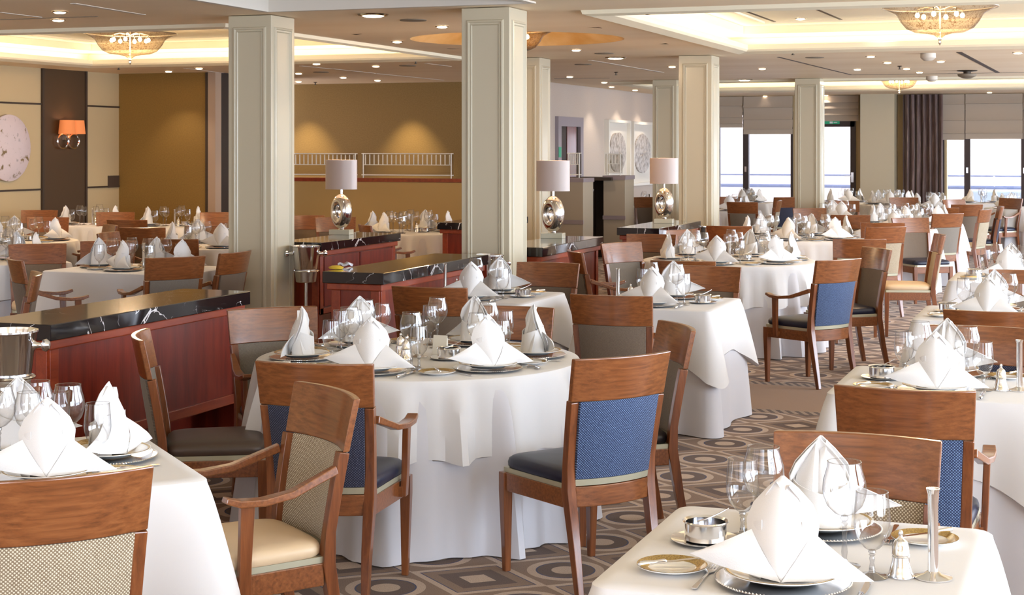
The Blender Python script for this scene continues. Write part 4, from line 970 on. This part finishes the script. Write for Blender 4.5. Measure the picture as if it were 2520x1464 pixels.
def mk_vase():
    r = empty('bud_vase'); lathe_obj('foot', [(.043, .0), (.043, .003), (.02, .010), (.012, .016)], 'silver', r, 36)
    lathe_obj('tube', [(.012, .014), (.0115, .19), (.0155, .203), (.014, .203), (.010, .19), (.009, .02)], 'silver', r, 24); return r
def mk_dish():
    r = empty('butter_dish'); lathe_obj('underplate', [(.003, 0), (.05, .001), (.085, .008), (.086, .010), (.05, .004), (.003, .004)], 'silver', r, 40)
    lathe_obj('bowl', [(.046, .004), (.052, .008), (.052, .048), (.057, .052), (.055, .055), (.049, .05), (.049, .012), (.003, .012)], 'silver', r, 40)
    mb = MB().sweep([(-.02, 0, .05), (.0, .0, .056), (.03, .01, .07), (.055, .016, .085)], (0, 1, 0), [(.018, .002), (.006, .003), (.005, .003), (.009, .002)]); mb.obj('spoon', 'silver', r, bevel=.0005); return r
def mk_card():
    r = MB().loops([[(-.035, -.02, 0), (.035, -.02, 0), (.035, 0, .09), (-.035, 0, .09)], [(-.035, .018, 0), (.035, .018, 0), (.035, .002, .09), (-.035, .002, .09)]]).obj('menu_card', 'paper_card'); return r
TW = dict(charger=mk_charger(), plate=mk_plate(), bread=mk_bread(), wine=mk_glass('wine_glass', .245, .051, .039, .128), wine2=mk_glass('white_wine_glass', .225, .043, .033, .115), goblet=mk_glass('water_goblet', .195, .0415, .036, .135),
          napkin=mk_napkin(1), fork=mk_fork(), knife=mk_knife(), bknife=mk_knife('butter_knife', .8), shaker=mk_shaker(), vase=mk_vase(), dish=mk_dish(), card=mk_card())
NAMES = dict(charger=('silver charger plate', 'charger'), plate=('white dinner plate', 'plate'), bread=('gold-banded bread plate', 'bread plate'), wine=('large wine glass', 'wine glass'), wine2=('smaller wine glass', 'wine glass'),
             goblet=('short-stemmed water goblet', 'goblet'), napkin=('peaked white napkin', 'napkin'), fork=('silver fork', 'fork'), knife=('silver table knife', 'knife'), bknife=('silver butter knife', 'butter knife'),
             shaker=('bell-shaped silver shaker', 'salt shaker'), vase=('slim silver bud vase', 'vase'), dish=('round silver butter dish', 'butter dish'), card=('small folded white card', 'card'))
GRP = dict(charger='silver chargers', plate='dinner plates', bread='gold rimmed bread plates', wine='large wine glasses', wine2='smaller wine glasses', goblet='water goblets', napkin='folded white napkins', fork='forks', knife='table knives', bknife='butter knives', shaker='silver salt shakers', vase='silver bud vases', dish='silver butter dishes', card='table cards')
def put(kind, X, d, yaw, z, where, jig=0):
    x, y = W(X, d); o = place(TW[kind], (x, y, z), YAW-math.radians(yaw)+jig)
    n_, c_ = NAMES[kind]; tag(o, f'{n_}, {where}', c_, GRP[kind]); return o
TZ = .7505
def setting(tX, td, a, dist, where, full=2, wines=('wine',), nap_turn=0, table_w='', items=None):
    """a = direction from the table centre to the guest (cam yaw); the guest faces back"""
    r_ = math.radians(a); X = tX+math.sin(r_)*dist; d = td+math.cos(r_)*dist; f = r_+PI
    def loc(lx, ly): return X+math.sin(f)*ly+math.cos(f)*lx, d+math.cos(f)*ly-math.sin(f)*lx
    fy = math.degrees(f); rng = random.Random(int(a*7+td*31)); J = lambda s=1: rng.uniform(-.008, .008)*s
    w_ = f'{where}, {table_w}'
    put('charger', X, d, fy, TZ, w_); put('plate', X, d, fy, TZ+.0135, w_)
    put('napkin', X, d, fy+nap_turn+rng.uniform(-14, 14), TZ+.0195, w_)
    p = loc(.175+J(), .125+J()); put('goblet', *p, fy, TZ, w_)
    p = loc(.10+J(), .205+J()); put(wines[0], *p, fy, TZ, w_)
    if len(wines) > 1: p = loc(.015+J(), .235+J()); put(wines[1], *p, fy, TZ, w_)
    if full >= 1:
        p = loc(-.255+J(), .03+J()); put('bread', *p, fy, TZ, w_)
        if full >= 2:
            q = put('bknife', *p, fy+rng.uniform(20, 50), TZ+.014, w_)
            p = loc(-.175, -.01); put('fork', *p, fy, TZ, w_); p = loc(.18, -.03); put('knife', *p, fy, TZ, w_)
def centre(tX, td, yaw, where, items):
    r_ = math.radians(yaw)
    for k, lx, ly in items: put(k, tX+math.sin(r_)*ly+math.cos(r_)*lx, td+math.cos(r_)*ly-math.sin(r_)*lx, yaw, TZ, where)
AZ = 20.3
def XD(px, py, z=.75):
    d = FPX*(HC-z)/(py-HY); return (px-1260)/FPX*d, d
# name: (kind, X, d, size, rot, phrase)
T_MAIN = (-.435, 7.37)
# ---- round table in the centre foreground
n = 'large round table, centre foreground'
table('round', *T_MAIN, 1.5, AZ, n, seed=1)
for a, w_, wn, tr in ((-97, 'left-hand place', ('wine', 'wine2'), 25), (-161, 'front left place', ('wine',), -12), (142, 'front right place', ('wine2',), 10), (88, 'right-hand place', ('wine',), -20), (28, 'back right place', ('wine',), 0), (-36, 'back left place', ('wine', 'wine2'), 10)):
    setting(*T_MAIN, a, .535, w_, 2, wn, tr, n)
centre(*T_MAIN, AZ, 'middle of '+n, [('vase', .0, .0), ('dish', .16, -.02), ('card', .06, .12)])
centre(*T_MAIN, AZ, 'nearer one, middle of '+n, [('shaker', -.02, -.10)]); centre(*T_MAIN, AZ, 'farther one, middle of '+n, [('shaker', -.10, .02)])
# ---- foreground right deuce and its row
ROW = [(.70, 3.80), (1.78, 6.56), (2.80, 9.25), (3.72, 11.85)]
RN = ['table in the bottom right corner', 'second table up the right side', 'third table up the right side', 'fourth table, at the right edge']
for i_, ((X, d), n) in enumerate(zip(ROW, RN)):
    table('square', X, d, (.82, .84), AZ, n, seed=3)
    setting(X, d, AZ+180, .27, 'near place', 2 if i_ < 3 else 1, ('wine',), 0, n); setting(X, d, AZ, .25, 'far place', 2 if i_ < 3 else 1, ('wine',), 0, n)
    centre(X, d, AZ, 'right side of '+n, [('vase', .31, -.10), ('shaker', .24, -.115)]); centre(X, d, AZ, 'left side of '+n, [('dish', -.25, .04)])
# ---- bottom left diamond
X, d = -1.47, 4.86; n = 'table in the bottom left corner'; B = -27
table('square', X, d, (.86, .86), B, n, seed=4)
setting(X, d, B+90, .23, 'right-hand place', 2, ('wine', 'wine2'), 40, n); setting(X, d, B+180, .23, 'near place', 1, ('wine',), 25, n)
setting(X, d, B, .25, 'far place', 1, ('wine',), 0, n)
# ---- middle squares
SQ = [(.95, 9.97, 'square table behind the grey-backed armchair'), (-.17, 10.38, 'square table just behind the central round one')]
for X, d, n in SQ:
    table('square', X, d, (.82, .86), AZ, n, seed=3)
    setting(X, d, AZ+180, .26, 'near place', 2, ('wine',), 0, n); setting(X, d, AZ, .26, 'far place', 2, ('wine',), 0, n)
    centre(X, d, AZ, 'left side of '+n, [('vase', -.30, .02), ('shaker', -.22, .03)]); centre(X, d, AZ, 'right side of '+n, [('dish', .25, .02)])
# ---- rounds farther back
RD = [(*XD(1795, 640), 1.5, 'big round table in the middle distance', 2), (*XD(1960, 585), 1.5, 'round table behind the middle-distance round one', 3), (*XD(2235, 549), 1.35, 'far round table left of the grey-backed chair', 5), (*XD(2060, 537), 1.0, 'small warm-lit far round table', 6)]
for X, d, D, n, sd in RD:
    table('round', X, d, D, AZ, n, seed=2 if D == 1.5 else sd)
    sets = ((-97, 'left-hand place'), (-161, 'front left place'), (142, 'front right place'), (88, 'right-hand place'), (28, 'back right place'), (-36, 'back left place')) if D > 1.2 else ((180, 'near place'), (0, 'far place'))
    for a, w_ in sets: setting(X, d, a, D/2-.215, w_, 1 if D > 1.4 else 0, ('wine', 'wine2') if a in (28, -97, -36) else ('wine',), 15, n)
    if D > 1.2: centre(X, d, AZ, 'middle of '+n, [('vase', 0, 0), ('shaker', -.07, .02), ('dish', .14, 0)])
FAR = [('square', *XD(2205, 566), .86, 'far square table with hanging cloth corner', ((200, 'near place'), (20, 'far place'))),
       ('round', *XD(1788, 517), 1.05, 'far table emerging from behind the lamp column', ((110, 'right-hand place'), (180, 'near place'))),
       ('square', *XD(1838, 498), .9, 'far table at the left window', ((120, 'right-hand place'), (-150, 'left-hand place'), (30, 'back place'))),
       ('round', *XD(2195, 503), 1.1, 'far round table before the window pier', ((-90, 'left-hand place'), (-160, 'front left place'), (140, 'front right place'), (90, 'right-hand place'), (30, 'back right place'), (-30, 'back left place'))),
       ('round', *XD(2080, 497), .95, 'far round table before the glazed door', ((-90, 'left-hand place'), (180, 'near place'), (90, 'right-hand place'))),
       ('round', *XD(2288, 511), 1.0, 'far round table before the brown curtain', ((-120, 'left-hand place'), (180, 'near place'), (60, 'right-hand place'))),
       ('square', *XD(2415, 499), .9, 'far table at the right window', ((-110, 'left-hand place'), (90, 'right-hand place'))),
       ('round', *XD(2535, 512), 1.4, 'far table cut by the right edge', ((-100, 'left-hand place'), (-20, 'back place'))),
       ('square', *XD(1598, 508), .7, 'small far table beside the drawer cart', ((90, 'right-hand place'),))]
for kind, X, d, sz, n, sets in FAR:
    table(kind, X, d, sz, AZ, n, seed=7 if kind == 'square' else 8)
    for a, w_ in sets: setting(X, d, a, sz/2-.22, w_, 0, ('wine', 'wine2') if a > 0 else ('wine',), 10, n)
    centre(X, d, AZ, 'middle of '+n, [('vase', 0, 0)])
# ---- left-hand area
LF = [('square', -2.98, 12.7, (1.22, .92), AZ, 'long table behind the near counter', ((AZ, 'back'), (AZ+180, 'near'), (AZ+90, 'right-hand'), (AZ-90, 'left-hand'))),
      ('square', *XD(20, 642), .9, -27, 'left-edge table behind the near counter', ((0, 'far place'), (63, 'right-hand place'))),
      ('round', *XD(40, 592), 1.25, AZ, 'table below the pink wall disc', ((90, 'right-hand place'), (-20, 'back place'), (190, 'near place'))),
      ('round', *XD(222, 553), 1.05, AZ, 'far table before the sconce panel', ((-90, 'left-hand place'), (80, 'right-hand place'))),
      ('round', *XD(425, 556), 1.05, AZ, 'far table before the gold wall', ((-90, 'left-hand place'), (80, 'right-hand place'))),
      ('round', *XD(545, 603), 1.4, AZ, 'round table touching the near-left column', ((-110, 'left-hand place'), (-40, 'back left place'), (170, 'near place'), (60, 'right-hand place'))),
      ('round', *XD(1010, 571), 1.3, AZ, 'round table beyond the left lamp', ((-90, 'left-hand place'), (-140, 'front left place'), (80, 'right-hand place'), (20, 'back place')))]
for kind, X, d, sz, rot, n, sets in LF:
    table(kind, X, d, sz, rot, n, seed=9)
    for a, w_ in sets: setting(X, d, a, (sz[int(round((a-AZ)/90)) % 2 == 0 and 1 or 0] if isinstance(sz, tuple) else sz)/2-.22, w_, 1, ('wine', 'wine2') if a % 2 == 0 else ('wine',), 15, n)
    centre(X, d, AZ, 'middle of '+n, [('vase', 0, .05), ('shaker', .08, 0), ('dish', .15, .05)])

# ---- chairs: px, py of the top rail middle, yaw, arms, fabric, seat, label
BE, BL, SL, TA, GR = 'beige_weave', 'blue_weave', 'slate_weave', 'taupe_weave', 'grey_weave'
NV, TL_, BK, CR = 'navy_leather', 'taupe_leather', 'black_leather', 'cream_leather'
g1 = 'chairs round the central foreground table'
CH = [
 (150, 1168, -27, 0, BE, CR, 'dining chair with beige woven back seen from behind, in the bottom left corner', 'chairs in the bottom left corner'),
 (812, 958, -122, 1, BE, CR, 'armchair with beige woven back and cream seat, turned to the bottom left table', 'chairs in the bottom left corner'),
 (770, 892, 12, 1, SL, NV, 'dark-blue-backed armchair seen from behind at the front left of the central round table', g1),
 (1537, 874, -33, 0, BL, NV, 'armless chair with bright blue woven back at the front right of the central round table', g1),
 (347, 822, 80, 0, GR, TL_, 'chair seen edge-on with taupe seat, left of the central round table', g1),
 (668, 757, 155, 1, GR, BK, 'armchair with glossy red-brown rail facing the camera, back left of the central round table', g1),
 (1256, 754, -165, 0, SL, NV, 'chair facing the camera at the back right of the central round table', g1),
 (1672, 800, -103, 0, TA, BK, 'chair with taupe back at the right side of the central round table', g1),
 (1054, 706, 18, 0, TA, NV, 'taupe-backed chair seen from behind, directly behind the central round table', 'chairs at the middle square tables'),
 (1351, 646, -158, 0, TA, NV, 'taupe chair facing the camera, far side of the table behind the centre one', 'chairs at the middle square tables'),
 (1502, 726, 18, 1, TA, NV, 'grey-taupe-backed armchair seen from behind, right of the centre round table', 'chairs at the middle square tables'),
 (1742, 655, -160, 0, TA, NV, 'chair facing the camera beyond the square table right of centre', 'chairs at the middle square tables'),
 (2110, 1070, -159, 1, BE, CR, 'beige woven chair facing the camera at the bottom right table', 'chairs on the right-hand row'),
 (2224, 955, 19, 1, BL, NV, 'navy-seated armchair seen from behind at the second right-hand table', 'chairs on the right-hand row'),
 (2405, 803, -160, 0, SL, NV, 'chair facing the camera at the far side of the second right-hand table', 'chairs on the right-hand row'),
 (2440, 765, 20, 0, TA, NV, 'chair seen from behind at the near side of the third right-hand table', 'chairs on the right-hand row'),
 (2525, 665, -160, 0, TA, NV, 'chair at the far side of the third right-hand table, cut by the frame edge', 'chairs on the right-hand row'),
 (2068, 638, -36, 1, BL, NV, 'blue-backed armchair standing out into the aisle in the middle distance', 'chairs round the middle-distance table'),
 (2162, 611, -105, 0, TA, NV, 'chair with bright orange-lit rail right behind the blue aisle armchair', 'chairs round the middle-distance table'),
 (1680, 642, 14, 0, SL, NV, 'chair seen from behind at the front left of the middle-distance round table', 'chairs round the middle-distance table'),
 (1541, 596, 140, 0, GR, NV, 'chair facing the camera in front of the farthest lamp counter, left one', 'chairs round the middle-distance table'),
 (1412, 617, 80, 1, TA, NV, 'armchair seen sideways between the middle lamp counter and the square tables', 'chairs round the middle-distance table'),
 (1738, 583, -165, 0, TA, NV, 'chair behind the napkins at the back of the middle-distance round table', 'chairs round the middle-distance table'),
 (1660, 566, 150, 0, TA, NV, 'chair at the end of the farthest lamp counter, facing the camera', 'chairs round the middle-distance table'),
 (2116, 588, 4, 0, BE, CR, 'chair with beige back seen from behind, beyond the blue aisle armchair', 'chairs in the far middle'),
 (2182, 558, -18, 1, BE, CR, 'armchair with beige back and navy side, behind the orange-lit chair', 'chairs in the far middle'),
 (2150, 548, 8, 0, TA, NV, 'chair rail with pale top edge behind the far armchair', 'chairs in the far middle'),
 (2315, 577, -84, 0, BE, CR, 'cream-seated side chair in the aisle, facing left', 'chairs along the aisle'),
 (2330, 525, -24, 0, GR, CR, 'tall grey-backed chair seen from behind beside the aisle', 'chairs along the aisle'),
 (2376, 516, -55, 0, BE, CR, 'narrow beige-backed chair with cream seat beside the grey-backed aisle chair', 'chairs along the aisle'),
 (2463, 508, -78, 0, SL, NV, 'navy-seated side chair farthest down the aisle, facing left', 'chairs along the aisle'),
 (2316, 511, 8, 0, SL, NV, 'chair rail with pale top left of the tall grey-backed aisle chair', 'chairs along the aisle'),
 (2381, 503, -8, 0, TA, NV, 'chair seen from behind at the right window table', 'chairs in the far right'),
 (2345, 491, 150, 0, TA, NV, 'small far chair in front of the right window', 'chairs in the far right'),
 (2510, 487, -120, 1, TA, NV, 'dark far armchair by the window at the right edge', 'chairs in the far right'),
 (1826, 497, 22, 0, GR, CR, 'grey-backed chair seen from behind at the left window tables', 'chairs at the left window'),
 (1882, 492, -75, 1, BE, CR, 'far armchair beside the left window table, facing left', 'chairs at the left window'),
 (1936, 485, -25, 0, SL, NV, 'dark blue-backed far chair under the left window', 'chairs at the left window'),
 (1790, 484, 175, 0, TA, NV, 'far chair behind the left window napkins, facing the camera', 'chairs at the left window'),
 (1991, 512, 170, 0, TA, NV, 'chair facing the camera in front of the column before the windows', 'chairs in the far middle'),
 (1862, 553, 15, 0, TA, NV, 'dark chair rail just behind the middle-distance napkins', 'chairs in the far middle'),
 (2103, 529, 5, 0, TA, NV, 'chair seen from behind right of the small warm-lit far table', 'chairs in the far middle'),
 (2076, 494, 178, 0, TA, NV, 'thin far chair rail below the glazed door', 'chairs in the far middle'),
 (2238, 536, 165, 0, TA, NV, 'far chair facing the camera behind the hanging-corner table', 'chairs in the far middle'),
 (2240, 485, 178, 0, TA, NV, 'far chair before the brown curtain, facing the camera', 'chairs in the far right'),
 (1593, 485, 170, 0, TA, NV, 'far chair facing the camera under the framed reliefs', 'chairs beyond the farthest lamp'),
 (434, 632, -34, 1, GR, BK, 'large dark armchair with grey back seen from behind, left of the near-left column', 'chairs at the long left table'),
 (92, 600, 160, 0, TA, CR, 'chair with greenish-beige back facing the camera, left of the long left table', 'chairs at the long left table'),
 (285, 595, 172, 0, GR, BK, 'chair with brown rail facing the camera behind the long left table', 'chairs at the long left table'),
 (34, 637, 62, 1, TA, BK, 'armchair leaning at the left edge behind the near counter, facing right', 'chairs at the long left table'),
 (88, 672, -108, 0, TA, NV, 'chair seen edge-on just above the near counter, facing left', 'chairs at the left edge'),
 (424, 562, 0, 0, TA, BK, 'rail of a chair seen from behind above the long left table, right one', 'chairs in the left background'),
 (424, 588, 10, 0, SL, NV, 'chair seen from behind between the long left table and the column', 'chairs in the left background'),
 (118, 535, 165, 0, TA, BK, 'chair facing the camera behind the table below the wall disc', 'chairs in the left background'),
 (163, 551, -120, 1, SL, NV, 'armchair at the right of the table below the wall disc, facing left', 'chairs in the left background'),
 (311, 541, 8, 0, TA, BK, 'chair with taupe back seen from behind in front of the gold-wall table', 'chairs in the left background'),
 (338, 521, 170, 0, TA, BK, 'chair facing the camera against the gold wall, left one', 'chairs in the left background'),
 (526, 522, 172, 0, TA, BK, 'chair facing the camera against the gold wall, beside the near-left column', 'chairs in the left background'),
 (162, 517, 178, 0, TA, BK, 'dark far chair under the wall sconce panel', 'chairs in the left background'),
 (262, 572, 100, 1, TA, BK, 'small armchair seen edge-on behind the long left table', 'chairs in the left background'),
 (545, 560, -30, 1, GR, NV, 'armchair partly hidden by the near-left column', 'chairs in the left background'),
 (560, 618, -70, 1, TA, NV, 'armchair touching the near-left column on its left, facing left', 'chairs in the left background'),
 (750, 530, 165, 1, TA, BK, 'chair facing the camera right of the near-left column', 'chairs beyond the counters'),
 (897, 533, 168, 0, TA, BK, 'chair facing the camera against the gold pony wall, beside the lamp', 'chairs beyond the counters'),
 (895, 553, 70, 1, TA, BK, 'armchair right of the left table lamp, facing right', 'chairs beyond the counters'),
 (1110, 531, -160, 1, TA, BK, 'chair showing left of the centre column beyond the counters', 'chairs beyond the counters'),
]
for px, py, yaw, ar, fb, st, lb, gp in CH: chair(px, py, yaw, ar, fb, st, lb, gp)
# drop prototypes nobody placed
for o in list(bpy.data.objects):
    if o.parent is None and o.type in ('EMPTY', 'MESH') and 'label' not in o.keys() and 'kind' not in o.keys():
        for c_ in list(o.children):
            for g_ in list(c_.children): bpy.data.objects.remove(g_)
            bpy.data.objects.remove(c_)
        bpy.data.objects.remove(o)
